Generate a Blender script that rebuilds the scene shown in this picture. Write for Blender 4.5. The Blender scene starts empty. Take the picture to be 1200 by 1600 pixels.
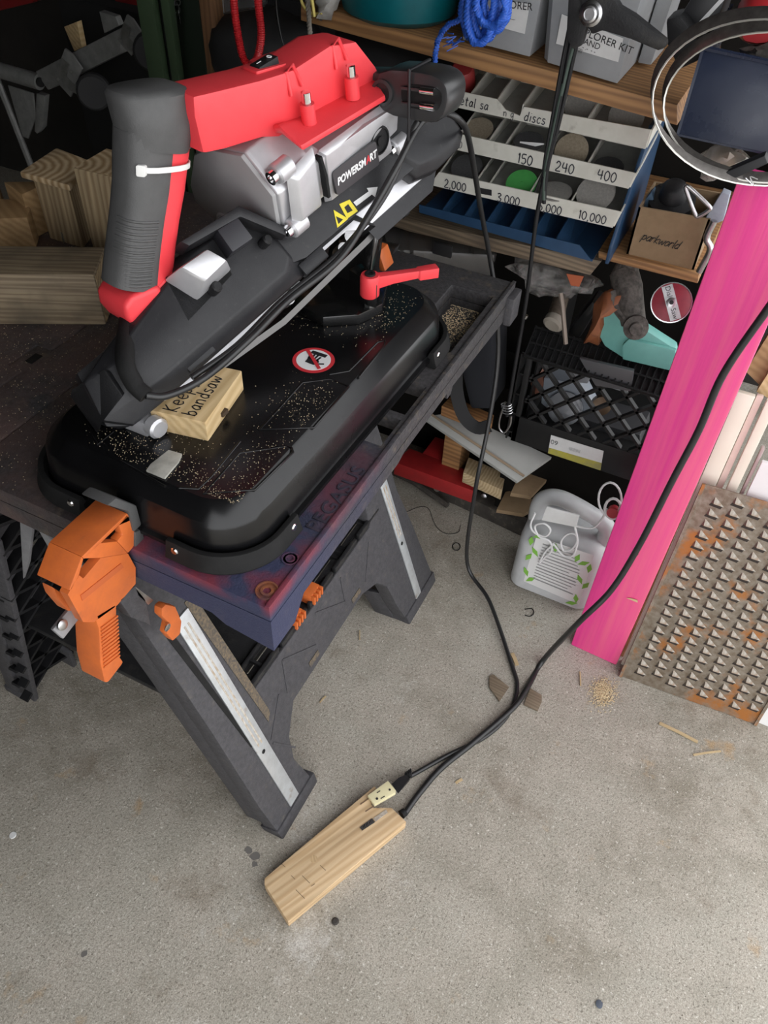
import bpy, bmesh, math, random
from mathutils import Vector, Matrix
random.seed(7)
SC = bpy.context.scene
COL = SC.collection
# ------------------------------------------------------------------ camera
RM = Matrix(((0.8938640546, 0.3445577755, -0.2868570920),
             (0.4469762459, -0.6350357996, 0.6300331490),
             (0.0349182975, -0.6913822911, -0.7216448157)))   # columns: right, down, forward
CAM = Vector((0, 0, 1.55)); FPX = 1240.0
cd = bpy.data.cameras.new('camera'); cam = bpy.data.objects.new('camera', cd); COL.objects.link(cam)
cd.sensor_fit = 'VERTICAL'; cd.sensor_height = 36; cd.lens = 36 * FPX / 1600; cd.clip_start = .02
r, d, f = RM.col[0], RM.col[1], RM.col[2]
cam.matrix_world = Matrix(((r.x, -d.x, -f.x, 0), (r.y, -d.y, -f.y, 0), (r.z, -d.z, -f.z, 1.55), (0, 0, 0, 1)))
SC.camera = cam
# ------------------------------------------------------------------ overcast daylight and exposure
wd = bpy.data.worlds.new('overcast_sky'); SC.world = wd; wd.use_nodes = True
wd.node_tree.nodes['Background'].inputs[0].default_value = (.97, .98, 1.0, 1)
wd.node_tree.nodes['Background'].inputs[1].default_value = 1.0
SC.view_settings.view_transform = 'Standard'; SC.view_settings.look = 'None'
SC.view_settings.gamma = 1; SC.view_settings.use_curve_mapping = False
SC.view_settings.exposure = 1.58

# ------------------------------------------------------------------ helpers: layout
def ray(u, v): return (RM @ Vector((u - 600, v - 800, FPX))).normalized()
def pl(u, v, p, n):
    dd = ray(u, v); p = Vector(p); n = Vector(n); return CAM + dd * ((p - CAM).dot(n) / dd.dot(n))
def onz(u, v, z): return pl(u, v, (0, 0, z), (0, 0, 1))
def ony(u, v, y): return pl(u, v, (0, y, 0), (0, 1, 0))
def onx(u, v, x): return pl(u, v, (x, 0, 0), (1, 0, 0))
V = Vector
# ------------------------------------------------------------------ helpers: meshes
WL = {}
class MB:
    def __init__(s, M=None): s.bm = bmesh.new(); s.M = M
    def v(s, p):
        p = V(p)
        return s.bm.verts.new(s.M @ p if s.M else p)
    def poly(s, pts):
        vs = [s.v(p) for p in pts]; return s.bm.faces.new(vs)
    def grid(s, rows, closed=False, capa=False, capb=False):
        R = [[s.v(p) for p in row] for row in rows]
        n = len(R[0]); m = n if closed else n - 1
        for i in range(len(R) - 1):
            for j in range(m):
                k = (j + 1) % n
                s.bm.faces.new((R[i][j], R[i][k], R[i + 1][k], R[i + 1][j]))
        if capa: s.bm.faces.new(list(reversed(R[0])))
        if capb: s.bm.faces.new(R[-1])
        return s
    def prism(s, poly, vec):
        vec = V(vec); a = [V(p) for p in poly]
        s.grid([a, [p + vec for p in a]], True, True, True); return s
    def loft(s, *polys): s.grid(polys, True, True, True); return s
    def box(s, c, size, rz=0):
        c = V(c); x, y, z = [q / 2 for q in size]; R = Matrix.Rotation(rz, 3, 'Z')
        p = [c + R @ V((a * x, b * y, -z)) for a, b in ((-1, -1), (1, -1), (1, 1), (-1, 1))]
        return s.prism(p, (0, 0, 2 * z))
    def span(s, a, b):
        return s.box([(a[i] + b[i]) / 2 for i in range(3)], [abs(a[i] - b[i]) for i in range(3)])
    def tube(s, pts, r, seg=8, closed=False, caps=True):
        pts = [V(p) for p in pts]; n = len(pts); rows = []; up = None
        for i, p in enumerate(pts):
            a = pts[(i - 1) % n] if (i or closed) else p; b = pts[(i + 1) % n] if (i < n - 1 or closed) else p
            t = (b - a).normalized()
            if up is None: up = t.orthogonal().normalized()
            up = (up - t * up.dot(t)); up = up.normalized() if up.length > 1e-6 else t.orthogonal().normalized()
            w = t.cross(up); rr = r[i] if isinstance(r, (list, tuple)) else r
            rows.append([p + rr * (math.cos(k * 2 * math.pi / seg) * up + math.sin(k * 2 * math.pi / seg) * w) for k in range(seg)])
        if closed: rows.append(rows[0])
        s.grid(rows, True, caps and not closed, caps and not closed); return s
    def lathe(s, c, prof, axis=(0, 0, 1), seg=24, caps=True):
        c = V(c); ax = V(axis).normalized(); u = ax.orthogonal().normalized(); w = ax.cross(u)
        rows = [[c + ax * h + rr * (math.cos(k * 2 * math.pi / seg) * u + math.sin(k * 2 * math.pi / seg) * w) for k in range(seg)] for rr, h in prof]
        s.grid(rows, True, caps, caps); return s
    def strip(s, pts, nrm, w, t):
        """flat bar of width w (across) and thickness t (along nrm) following pts"""
        pts = [V(p) for p in pts]; nrm = V(nrm).normalized(); rows = []
        for i, p in enumerate(pts):
            d_ = (pts[min(i + 1, len(pts) - 1)] - pts[max(i - 1, 0)]).normalized(); c = d_.cross(nrm).normalized()
            rows.append([p - c * w / 2, p + c * w / 2, p + c * w / 2 + nrm * t, p - c * w / 2 + nrm * t])
        s.grid(rows, True, True, True); return s
    def build(s, name, mat, parent=None, bev=0, seg=2, smooth=35, label=None, cat=None, group=None, kind=None):
        bm = s.bm
        bmesh.ops.remove_doubles(bm, verts=bm.verts, dist=1e-6)
        bmesh.ops.recalc_face_normals(bm, faces=bm.faces)
        if bev:
            ed = [e for e in bm.edges if len(e.link_faces) == 2 and e.calc_face_angle(0) > math.radians(28)]
            bmesh.ops.bevel(bm, geom=ed, offset=bev, segments=seg, profile=.6, affect='EDGES', clamp_overlap=True)
        me = bpy.data.meshes.new(name)
        zs = [v.co for v in bm.verts]
        base = V(((min(q.x for q in zs) + max(q.x for q in zs)) / 2, (min(q.y for q in zs) + max(q.y for q in zs)) / 2, min(q.z for q in zs)))
        bmesh.ops.translate(bm, verts=bm.verts, vec=-base)
        bm.to_mesh(me); bm.free()
        me.polygons.foreach_set('use_smooth', [True] * len(me.polygons)); me.set_sharp_from_angle(angle=math.radians(smooth))
        me.materials.append(mat)
        return link(name, me, base, parent, label, cat, group, kind)
def link(name, me, base, parent=None, label=None, cat=None, group=None, kind=None):
    o = bpy.data.objects.new(name, me); COL.objects.link(o)
    WL[o.name] = V(base)
    if parent is not None: o.parent = parent; o.location = V(base) - WL[parent.name]
    else: o.location = base
    if label: o['label'] = label
    if cat: o['category'] = cat
    if group: o['group'] = group
    if kind: o['kind'] = kind
    return o
def thing(name, loc, label, cat, group=None, kind=None):
    return link(name, None, V(loc), None, label, cat, group, kind)
def frame(o, x, y, z):
    o, x, y, z = V(o), V(x), V(y), V(z)
    return Matrix(((x.x, y.x, z.x, o.x), (x.y, y.y, z.y, o.y), (x.z, y.z, z.z, o.z), (0, 0, 0, 1)))
def rrect(x0, x1, y0, y1, r, z, seg=6):
    out = []
    for cx, cy, a0 in ((x1 - r, y1 - r, 0), (x0 + r, y1 - r, 90), (x0 + r, y0 + r, 180), (x1 - r, y0 + r, 270)):
        for k in range(seg + 1):
            a = math.radians(a0 + 90 * k / seg); out.append(V((cx + r * math.cos(a), cy + r * math.sin(a), z)))
    return out
def smoothpts(pts, n=6, closed=False):
    """Catmull-Rom through pts"""
    pts = [V(p) for p in pts]; out = []; N = len(pts)
    for i in range(N if closed else N - 1):
        p1, p2 = pts[i], pts[(i + 1) % N]
        p0 = pts[i - 1] if (i or closed) else p1 * 2 - p2
        p3 = pts[(i + 2) % N] if (i + 2 < N or closed) else p2 * 2 - p1
        for k in range(n):
            t = k / n
            out.append(.5 * ((2 * p1) + (p2 - p0) * t + (2 * p0 - 5 * p1 + 4 * p2 - p3) * t * t + (3 * p1 - p0 - 3 * p2 + p3) * t ** 3))
    if not closed: out.append(pts[-1])
    return out
# ------------------------------------------------------------------ helpers: writing
def text(name, s, mat, parent, M, size, depth=.0004, shear=0, align='CENTER', xs=1, offs=0):
    cu = bpy.data.curves.new('t', 'FONT'); cu.body = s; cu.size = size; cu.extrude = depth; cu.shear = shear; cu.align_x = align; cu.align_y = 'CENTER'; cu.offset = offs
    cu.resolution_u = 3
    ob = bpy.data.objects.new('t', cu); COL.objects.link(ob); bpy.context.view_layer.update()
    dg = bpy.context.evaluated_depsgraph_get(); me = bpy.data.meshes.new_from_object(ob.evaluated_get(dg))
    bpy.data.objects.remove(ob); bpy.data.curves.remove(cu)
    me.transform(Matrix.Diagonal((xs, 1, 1, 1))); base = V(M.translation); M3 = M.copy(); M3.translation = (0, 0, 0); me.transform(M3)
    me.materials.clear(); me.materials.append(mat); me.name = name
    return link(name, me, base, parent)
GL = {  # hand-drawn strokes on a 0..1 high cell; (width, strokes)
 '0': (.6, [[(.3, 1), (.08, .75), (.05, .3), (.25, 0), (.5, .2), (.55, .7), (.3, 1)]]), '1': (.3, [[(.1, .8), (.2, 1), (.18, 0)]]),
 '2': (.6, [[(.05, .75), (.25, 1), (.5, .8), (.4, .45), (.05, .02), (.6, 0)]]), '3': (.6, [[(.05, .9), (.35, 1), (.5, .78), (.2, .55), (.55, .35), (.4, .02), (.05, .08)]]),
 '4': (.65, [[(.15, 1), (.08, .45), (.6, .48)], [(.5, .95), (.48, 0)]]), '5': (.6, [[(.55, 1), (.12, .98), (.1, .58), (.4, .6), (.55, .3), (.35, 0), (.05, .08)]]),
 ',': (.2, [[(.12, .08), (.05, -.18)]]), ' ': (.35, []), 'm': (.8, [[(.05, .6), (.05, 0)], [(.05, .4), (.22, .6), (.36, .4), (.36, 0)], [(.36, .4), (.55, .6), (.7, .4), (.7, 0)]]),
 'e': (.55, [[(.05, .3), (.45, .36), (.38, .6), (.15, .6), (.05, .25), (.25, 0), (.48, .1)]]), 't': (.45, [[(.22, .95), (.2, .1), (.35, 0)], [(.02, .65), (.42, .68)]]),
 'a': (.55, [[(.45, .5), (.25, .6), (.05, .25), (.2, 0), (.42, .2), (.46, .58)], [(.46, .58), (.45, .1), (.53, 0)]]), 'l': (.25, [[(.1, 1), (.1, .05), (.2, 0)]]),
 's': (.45, [[(.4, .55), (.15, .58), (.1, .4), (.38, .22), (.3, 0), (.03, .05)]]), 'n': (.55, [[(.06, .6), (.06, 0)], [(.06, .4), (.28, .6), (.45, .4), (.45, 0)]]),
 'd': (.55, [[(.42, .45), (.22, .58), (.05, .25), (.2, 0), (.42, .15)], [(.45, 1), (.44, 0)]]), 'i': (.2, [[(.1, .58), (.1, 0)], [(.1, .85), (.12, .9)]]),
 'g': (.55, [[(.45, .5), (.22, .6), (.05, .3), (.22, .05), (.44, .3)], [(.46, .6), (.44, -.25), (.2, -.35), (.05, -.2)]]), 'c': (.48, [[(.42, .5), (.22, .6), (.05, .28), (.22, 0), (.44, .1)]]),
 'K': (.6, [[(.1, 1), (.08, 0)], [(.5, .98), (.1, .45), (.55, 0)]]), 'p': (.55, [[(.08, .6), (.06, -.35)], [(.08, .45), (.3, .6), (.46, .35), (.3, .05), (.08, .12)]]),
 'b': (.55, [[(.08, 1), (.08, 0)], [(.08, .4), (.3, .58), (.48, .28), (.3, 0), (.08, .08)]]), 'w': (.75, [[(.03, .58), (.18, 0), (.36, .45), (.52, 0), (.7, .6)]]),
 'o': (.55, [[(.28, .6), (.06, .35), (.2, 0), (.46, .2), (.42, .5), (.28, .6)]]), 'r': (.45, [[(.06, .6), (.06, 0)], [(.06, .35), (.22, .58), (.42, .52)]]),
 'k': (.5, [[(.08, 1), (.08, 0)], [(.42, .6), (.08, .28), (.46, 0)]])}
def scrawl(name, s, mat, parent, M, h, w=.0016, slant=0, t=.0003, join=.12):
    """handwriting as thin ink strokes lying on the plane of M (x along the line, y up, z out)"""
    mb = MB(M); x = 0
    for ch in s:
        cw, st = GL[ch]
        for line in st:
            P = [V(((x + a * h * .95 + slant * b * h), b * h, 0)) for a, b in line]
            P = smoothpts(P, 4) if len(P) > 2 else P
            mb.strip(P, (0, 0, 1), w, t)
        x += (cw + join) * h * .95
    o = mb.build(name, mat, parent, smooth=60); return o, x
# ------------------------------------------------------------------ helpers: procedural materials
def mat(name, c1, c2=None, rough=.5, metal=0, scale=30, bump=0, bscale=200, spec=.5, detail=4, contrast=(.35, .65), coat=0, c3=None, s3=6, t3=(.55, .7), alpha=None, trans=0, stretch=None, rot=(0, 0, 0), rvar=0, sss=0):
    m = bpy.data.materials.new(name); m.use_nodes = True; N = m.node_tree.nodes; Lk = m.node_tree.links; b = N['Principled BSDF']
    b.inputs['Roughness'].default_value = rough; b.inputs['Metallic'].default_value = metal; b.inputs['Specular IOR Level'].default_value = spec
    b.inputs['Coat Weight'].default_value = coat; b.inputs['Transmission Weight'].default_value = trans
    if sss: b.inputs['Subsurface Weight'].default_value = sss; b.inputs['Subsurface Radius'].default_value = (.01, .01, .01)
    if alpha is not None: b.inputs['Alpha'].default_value = alpha
    tc = N.new('ShaderNodeTexCoord'); mp = N.new('ShaderNodeMapping'); Lk.new(tc.outputs['Object'], mp.inputs[0])
    mp.inputs['Rotation'].default_value = rot
    if stretch: mp.inputs['Scale'].default_value = stretch
    def noise(sc, det=detail, src=mp):
        n = N.new('ShaderNodeTexNoise'); n.inputs['Scale'].default_value = sc; n.inputs['Detail'].default_value = det; n.inputs['Roughness'].default_value = .62
        Lk.new(src.outputs[0], n.inputs['Vector']); return n
    def ramp(src, a, bb):
        r_ = N.new('ShaderNodeMapRange'); r_.inputs[1].default_value = a; r_.inputs[2].default_value = bb; Lk.new(src, r_.inputs[0]); return r_.outputs[0]
    def mix(fac, A, B):
        x = N.new('ShaderNodeMix'); x.data_type = 'RGBA'; Lk.new(fac, x.inputs[0])
        for i, q in ((6, A), (7, B)):
            if isinstance(q, tuple): x.inputs[i].default_value = (*q, 1)
            else: Lk.new(q, x.inputs[i])
        return x.outputs[2]
    c = c1
    if c2 is not None: c = mix(ramp(noise(scale).outputs['Fac'], *contrast), c1, c2)
    if c3 is not None: c = mix(ramp(noise(s3, 8).outputs['Fac'], *t3), c, c3)
    if isinstance(c, tuple): b.inputs['Base Color'].default_value = (*c, 1)
    else: Lk.new(c, b.inputs['Base Color'])
    if rvar:
        Lk.new(N.new('ShaderNodeMath').outputs[0], b.inputs['Roughness']) if 0 else None
        r_ = N.new('ShaderNodeMapRange'); Lk.new(noise(scale * .6).outputs['Fac'], r_.inputs[0]); r_.inputs[1].default_value = .3; r_.inputs[2].default_value = .7
        r_.inputs[3].default_value = rough - rvar; r_.inputs[4].default_value = rough + rvar; Lk.new(r_.outputs[0], b.inputs['Roughness'])
    if bump:
        bp = N.new('ShaderNodeBump'); bp.inputs['Strength'].default_value = bump; bp.inputs['Distance'].default_value = .002
        Lk.new(noise(bscale, 3).outputs['Fac'], bp.inputs['Height']); Lk.new(bp.outputs[0], b.inputs['Normal'])
    return m
def wood(name, c1, c2, rot=(0, 0, 0), scale=18, rough=.65, ring=False, stretch=(.06, 1, 1), c3=None, dist=3.0, bump=.15):
    """grain runs along local x after rot; ring=True gives end-grain circles about z"""
    m = bpy.data.materials.new(name); m.use_nodes = True; N = m.node_tree.nodes; Lk = m.node_tree.links; b = N['Principled BSDF']
    b.inputs['Roughness'].default_value = rough
    tc = N.new('ShaderNodeTexCoord'); mp = N.new('ShaderNodeMapping'); Lk.new(tc.outputs['Object'], mp.inputs[0]); mp.vector_type = 'POINT'
    mp.inputs['Rotation'].default_value = rot
    m2 = N.new('ShaderNodeMapping'); Lk.new(mp.outputs[0], m2.inputs[0]); m2.inputs['Scale'].default_value = (1, 1, 1) if ring else stretch
    w = N.new('ShaderNodeTexWave'); w.wave_type = 'RINGS' if ring else 'BANDS'
    if ring: w.rings_direction = 'Z'; m2.inputs['Location'].default_value = (.05, .04, 0)
    else: w.bands_direction = 'DIAGONAL'
    w.inputs['Scale'].default_value = scale; w.inputs['Distortion'].default_value = dist; w.inputs['Detail'].default_value = 3; w.inputs['Detail Scale'].default_value = 1.6
    Lk.new(m2.outputs[0], w.inputs['Vector'])
    x = N.new('ShaderNodeMix'); x.data_type = 'RGBA'; x.inputs[6].default_value = (*c1, 1); x.inputs[7].default_value = (*c2, 1); Lk.new(w.outputs['Fac'], x.inputs[0])
    n = N.new('ShaderNodeTexNoise'); n.inputs['Scale'].default_value = 60 if not ring else 25; n.inputs['Detail'].default_value = 6; Lk.new(m2.outputs[0], n.inputs['Vector'])
    y = N.new('ShaderNodeMix'); y.data_type = 'RGBA'; y.blend_type = 'MULTIPLY'; y.inputs[0].default_value = .55; Lk.new(x.outputs[2], y.inputs[6]); Lk.new(n.outputs['Fac'], y.inputs[7])
    out = y.outputs[2]
    g = N.new('ShaderNodeMix'); g.data_type = 'RGBA'; g.blend_type = 'MULTIPLY'; g.inputs[0].default_value = 1; g.inputs[7].default_value = (1.35, 1.35, 1.35, 1); Lk.new(out, g.inputs[6]); out = g.outputs[2]
    if c3:
        n3 = N.new('ShaderNodeTexNoise'); n3.inputs['Scale'].default_value = 9; n3.inputs['Detail'].default_value = 5; Lk.new(tc.outputs['Object'], n3.inputs['Vector'])
        mr = N.new('ShaderNodeMapRange'); mr.inputs[1].default_value = .5; mr.inputs[2].default_value = .72; Lk.new(n3.outputs['Fac'], mr.inputs[0])
        z = N.new('ShaderNodeMix'); z.data_type = 'RGBA'; Lk.new(mr.outputs[0], z.inputs[0]); Lk.new(out, z.inputs[6]); z.inputs[7].default_value = (*c3, 1); out = z.outputs[2]
    Lk.new(out, b.inputs['Base Color'])
    bp = N.new('ShaderNodeBump'); bp.inputs['Strength'].default_value = bump; bp.inputs['Distance'].default_value = .001; Lk.new(w.outputs['Fac'], bp.inputs['Height']); Lk.new(bp.outputs[0], b.inputs['Normal'])
    return m
def cp(obj, loc, label=None, parent=None):
    o = obj.copy(); COL.objects.link(o); o.location = loc
    if parent is not None: o.parent = parent
    if label: o['label'] = label
    return o
PI = math.pi
# ------------------------------------------------------------------ materials shared by many things
BLK = mat('black_plastic', (.008, .008, .009), (.013, .013, .014), .5, spec=.3, bump=.25, bscale=500)
BLKM = mat('black_moulded', (.014, .014, .015), (.022, .022, .023), .55, spec=.3, bump=.3, bscale=400, c3=(.05, .046, .04), s3=25, t3=(.55, .8))
RUB = mat('black_rubber', (.007, .007, .007), (.012, .012, .012), .7, spec=.25, bump=.2)
STEEL = mat('steel', (.55, .55, .56), (.4, .4, .4), .3, 1, scale=60)
CHROME = mat('chrome', (.75, .75, .76), None, .12, 1)
INK = mat('black_ink', (.01, .01, .012), None, .6)
WHITE = mat('white_print', (.75, .75, .75), None, .5)
DUST = mat('sawdust_grain', (.55, .42, .25), (.75, .62, .42), .9, scale=300)
# ================================================================== the garage
def floor_mat():
    m = bpy.data.materials.new('concrete'); m.use_nodes = True; N = m.node_tree.nodes; Lk = m.node_tree.links; b = N['Principled BSDF']
    b.inputs['Roughness'].default_value = .85; tc = N.new('ShaderNodeTexCoord')
    def noise(sc, det, ro=.6):
        n = N.new('ShaderNodeTexNoise'); n.inputs['Scale'].default_value = sc; n.inputs['Detail'].default_value = det; n.inputs['Roughness'].default_value = ro; Lk.new(tc.outputs['Object'], n.inputs['Vector']); return n.outputs['Fac']
    def rng(s_, a, bb):
        r_ = N.new('ShaderNodeMapRange'); r_.inputs[1].default_value = a; r_.inputs[2].default_value = bb; Lk.new(s_, r_.inputs[0]); return r_.outputs[0]
    def mix(fa, A, B, bt='MIX'):
        x = N.new('ShaderNodeMix'); x.data_type = 'RGBA'; x.blend_type = bt; Lk.new(fa, x.inputs[0])
        for i, q in ((6, A), (7, B)):
            if isinstance(q, tuple): x.inputs[i].default_value = (*q, 1)
            else: Lk.new(q, x.inputs[i])
        return x.outputs[2]
    c = mix(rng(noise(1.7, 7, .65), .36, .64), (.250, .224, .180), (.440, .418, .368))
    c = mix(rng(noise(14, 6, .7), .40, .68), c, (.40, .365, .315))        # blotches
    c = mix(rng(noise(190, 3, .7), .54, .70), c, (.15, .13, .105))        # dark sand grains
    c = mix(rng(noise(150, 3, .6), .60, .72), c, (.60, .57, .52))         # pale grains
    c = mix(rng(noise(4.3, 8, .72), .58, .74), c, (.20, .165, .125))      # oil and dirt stains
    c = mix(rng(noise(9, 6, .65), .64, .76), c, (.38, .265, .15))         # faint rust
    c = mix(rng(noise(2.6, 9, .78), .57, .70), c, (.56, .54, .51))        # worn pale patches
    c = mix(rng(noise(430, 2, .7), .38, .62), c, mix(rng(noise(300, 2), .3, .7), (.17, .15, .12), (.50, .475, .43))) if 0 else c
    x = N.new('ShaderNodeMix'); x.data_type = 'RGBA'; x.blend_type = 'MULTIPLY'; x.inputs[0].default_value = 1; Lk.new(c, x.inputs[6])
    g_ = mix(rng(noise(420, 3, .75), .36, .64), (.66, .65, .63), (1.24, 1.24, 1.22)); Lk.new(g_, x.inputs[7]); c = x.outputs[2]
    Lk.new(c, b.inputs['Base Color'])
    bp = N.new('ShaderNodeBump'); bp.inputs['Strength'].default_value = .6; bp.inputs['Distance'].default_value = .003; Lk.new(noise(170, 4), bp.inputs['Height']); Lk.new(bp.outputs[0], b.inputs['Normal'])
    return m
CONC = floor_mat()
MB().span((-4.2, -3.2, -.1), (9, 3.0, 0)).build('floor', CONC, kind='structure', label='grey speckled concrete garage floor')
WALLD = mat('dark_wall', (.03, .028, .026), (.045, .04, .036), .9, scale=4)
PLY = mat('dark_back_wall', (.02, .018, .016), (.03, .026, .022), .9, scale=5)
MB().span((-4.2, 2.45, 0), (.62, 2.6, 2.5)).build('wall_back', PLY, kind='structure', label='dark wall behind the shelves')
MB().span((-4.2, -1.15, 0), (-.40, -1.0, 2.3)).build('light_block_wall', WALLD, kind='structure', label='unseen wall behind the photographer, added to shade the deep left')  # unseen, added to keep daylight off the deep left side
MB().span((-4.35, -1.15, 0), (-4.2, 2.6, 2.5)).build('wall_left', WALLD, kind='structure', label='dark far end wall of the garage')
MB().span((-4.35, -1.15, 2.3), (.55, 2.6, 2.4)).build('ceiling', WALLD, kind='structure', label='garage ceiling')
# ================================================================== work table
CHAR = mat('charcoal_moulded', (.072, .070, .075), (.048, .047, .051), .6, spec=.3, scale=120, bump=.5, bscale=350, c3=(.12, .11, .10), s3=60, t3=(.58, .8))
def tabletop_mat():
    m = mat('table_plastic', (.066, .063, .065), (.036, .034, .036), .6, spec=.3, scale=150, bump=.5, bscale=350, c3=(.16, .13, .09), s3=50, t3=(.56, .82))
    N = m.node_tree.nodes; Lk = m.node_tree.links; b = N['Principled BSDF']; src = b.inputs['Base Color'].links[0].from_socket
    g = N.new('ShaderNodeNewGeometry'); sp = N.new('ShaderNodeSeparateXYZ'); Lk.new(g.outputs['Position'], sp.inputs[0])
    nz = N.new('ShaderNodeTexNoise'); nz.inputs['Scale'].default_value = 9; nz.inputs['Detail'].default_value = 4; Lk.new(g.outputs['Position'], nz.inputs['Vector'])
    def mth(op, a, bb):
        q = N.new('ShaderNodeMath'); q.operation = op
        for i, z in enumerate((a, bb)):
            if isinstance(z, (int, float)): q.inputs[i].default_value = z
            else: Lk.new(z, q.inputs[i])
        return q.outputs[0]
    def rng(s_, a, bb):
        r_ = N.new('ShaderNodeMapRange'); r_.inputs[1].default_value = a; r_.inputs[2].default_value = bb; Lk.new(s_, r_.inputs[0]); return r_.outputs[0]
    def mixc(fa, A, B):
        x = N.new('ShaderNodeMix'); x.data_type = 'RGBA'; Lk.new(fa, x.inputs[0])
        for i, q in ((6, A), (7, B)):
            if isinstance(q, tuple): x.inputs[i].default_value = (*q, 1)
            else: Lk.new(q, x.inputs[i])
        return x.outputs[2]
    # overspray: blue paint at the near corner, red on the ledge
    near = rng(mth('ADD', sp.outputs[1], mth('MULTIPLY', nz.outputs['Fac'], .25)), .92, .62)
    right = rng(sp.outputs[0], -.66, -.5)
    blue = mth('MULTIPLY', near, right)
    n2 = N.new('ShaderNodeTexNoise'); n2.inputs['Scale'].default_value = 16; n2.inputs['Detail'].default_value = 5; Lk.new(g.outputs['Position'], n2.inputs['Vector'])
    c = mixc(mth('MULTIPLY', blue, .8), src, (.035, .042, .095))
    red = mth('MULTIPLY', mth('MULTIPLY', rng(n2.outputs['Fac'], .42, .6), blue), rng(sp.outputs[2], .780, .799))
    c = mixc(mth('MULTIPLY', red, .75), c, (.22, .03, .04))
    left = mth('MULTIPLY', rng(sp.outputs[0], -.6, -.75), rng(n2.outputs['Fac'], .3, .7))
    c = mixc(mth('MULTIPLY', left, .75), c, (.13, .08, .07))
    Lk.new(c, b.inputs['Base Color'])
    return m
TAB = tabletop_mat()
tb = thing('work_table', (-.75, .87, 0), 'dark moulded folding work table carrying the band saw', 'work table')
TZ = .80; XR = -.345; Y0 = .45; Y1 = 1.29
# right jaw: frame with a tool pocket and finger holes left open along the ledge
def plate(name, outer, holes, z0, z1, m, par, bev=.002):
    """flat slab with rectangular holes, built from a cell grid"""
    xs = sorted({q for h in holes + [outer] for q in (h[0], h[1])}); ys = sorted({q for h in holes + [outer] for q in (h[2], h[3])})
    mb = MB(); bm = mb.bm; vv = {}
    def gv(x, y, z):
        k = (round(x, 5), round(y, 5), z)
        if k not in vv: vv[k] = bm.verts.new((x, y, z))
        return vv[k]
    solid = {}
    for i in range(len(xs) - 1):
        for j in range(len(ys) - 1):
            cx, cy = (xs[i] + xs[i + 1]) / 2, (ys[j] + ys[j + 1]) / 2
            solid[i, j] = not any(h[0] < cx < h[1] and h[2] < cy < h[3] for h in holes)
    for (i, j), s_ in solid.items():
        if not s_: continue
        a, b_, c, d_ = (xs[i], ys[j]), (xs[i + 1], ys[j]), (xs[i + 1], ys[j + 1]), (xs[i], ys[j + 1])
        for z, fl in ((z1, 0), (z0, 1)):
            q = [gv(*p, z) for p in (a, b_, c, d_)]; bm.faces.new(q[::-1] if fl else q)
        for (p, q, nb) in ((a, b_, (i, j - 1)), (b_, c, (i + 1, j)), (c, d_, (i, j + 1)), (d_, a, (i - 1, j))):
            if not solid.get(nb, False): bm.faces.new((gv(*p, z0), gv(*q, z0), gv(*q, z1), gv(*p, z1)))
    return mb.build(name, m, par, bev)
pock = (-.445, -.365, 1.03, 1.225)
cups = [(-.41, -.361, .77, .835), (-.41, -.361, .85, .925)]
plate('table_top', (-.83, XR, Y0, Y1), [pock] + cups, .775, TZ, TAB, tb, .003)
plate('pocket', (pock[0] - .004, pock[1] + .004, pock[2] - .004, pock[3] + .004), [], .752, .762, TAB, tb)
for (a, b) in (((pock[0] - .006, pock[2] - .006), (pock[0], pock[3] + .006)), ((pock[1], pock[2] - .006), (pock[1] + .006, pock[3] + .006)), ((pock[0] - .006, pock[2] - .006), (pock[1] + .006, pock[2])), ((pock[0] - .006, pock[3]), (pock[1] + .006, pock[3] + .006))):
    MB().span((*a, .752), (*b, .7745)).build('pocket_wall', TAB, tb)
# apron: right side, near side, far side; the near right corner block drops lower
ap = MB().prism([(XR, Y0 + .0121, .775), (XR, Y0 + .0121, .715), (XR, Y0 + .05, .715), (XR, Y0 + .075, .748), (XR, .80, .748), (XR, .82, .755), (XR, .98, .755), (XR, .985, .742), (XR, 1.0, .742), (XR, 1.005, .755), (XR, Y1, .74), (XR, Y1, .775)], (-.012, 0, 0))
ap.build('side_apron', TAB, tb)
MB().prism([(XR, Y0, .775), (XR, Y0, .715), (XR - .07, Y0, .725), (XR - .09, Y0, .738), (-.83, Y0, .745), (-.83, Y0, .775)], (0, .012, 0)).build('end_apron', TAB, tb)
MB().span((-.83, Y1 - .012, .74), (XR, Y1, .775)).build('end_apron', TAB, tb, .002)
MB().span((XR - .001, 1.245, .735), (XR + .014, 1.29, .792)).build('corner_boss', CHAR, tb, .004)
# raised ledge line and ring pads
MB().span((-.352, Y0, TZ), (XR, Y1, TZ + .0035)).build('rim', TAB, tb, .0015)
MB().lathe((-.362, .472, TZ - .001), [(.014, 0), (.014, .003), (.012, .003), (.012, .0012), (.008, .0012), (.008, .003), (.005, .003), (.005, .0005)], seg=24).build('ring_pad', mat('worn_orange', (.28, .09, .03), (.12, .05, .05), .6), tb)
MB().lathe((-.364, .528, TZ - .001), [(.011, 0), (.011, .0025), (.009, .0025), (.009, .001), (.006, .001), (.006, .0025), (.004, .0025), (.004, .0005)], seg=24).build('ring_pad', TAB, tb)
EMB = mat('embossed_dark', (.03, .028, .04), (.05, .04, .06), .45)
text('lettering', 'PEGASUS', EMB, tb, frame((-.3635, .648, TZ), (0, 1, 0), (-1, 0, 0), (0, 0, 1)), .029, .0016, xs=1.15)
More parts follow.
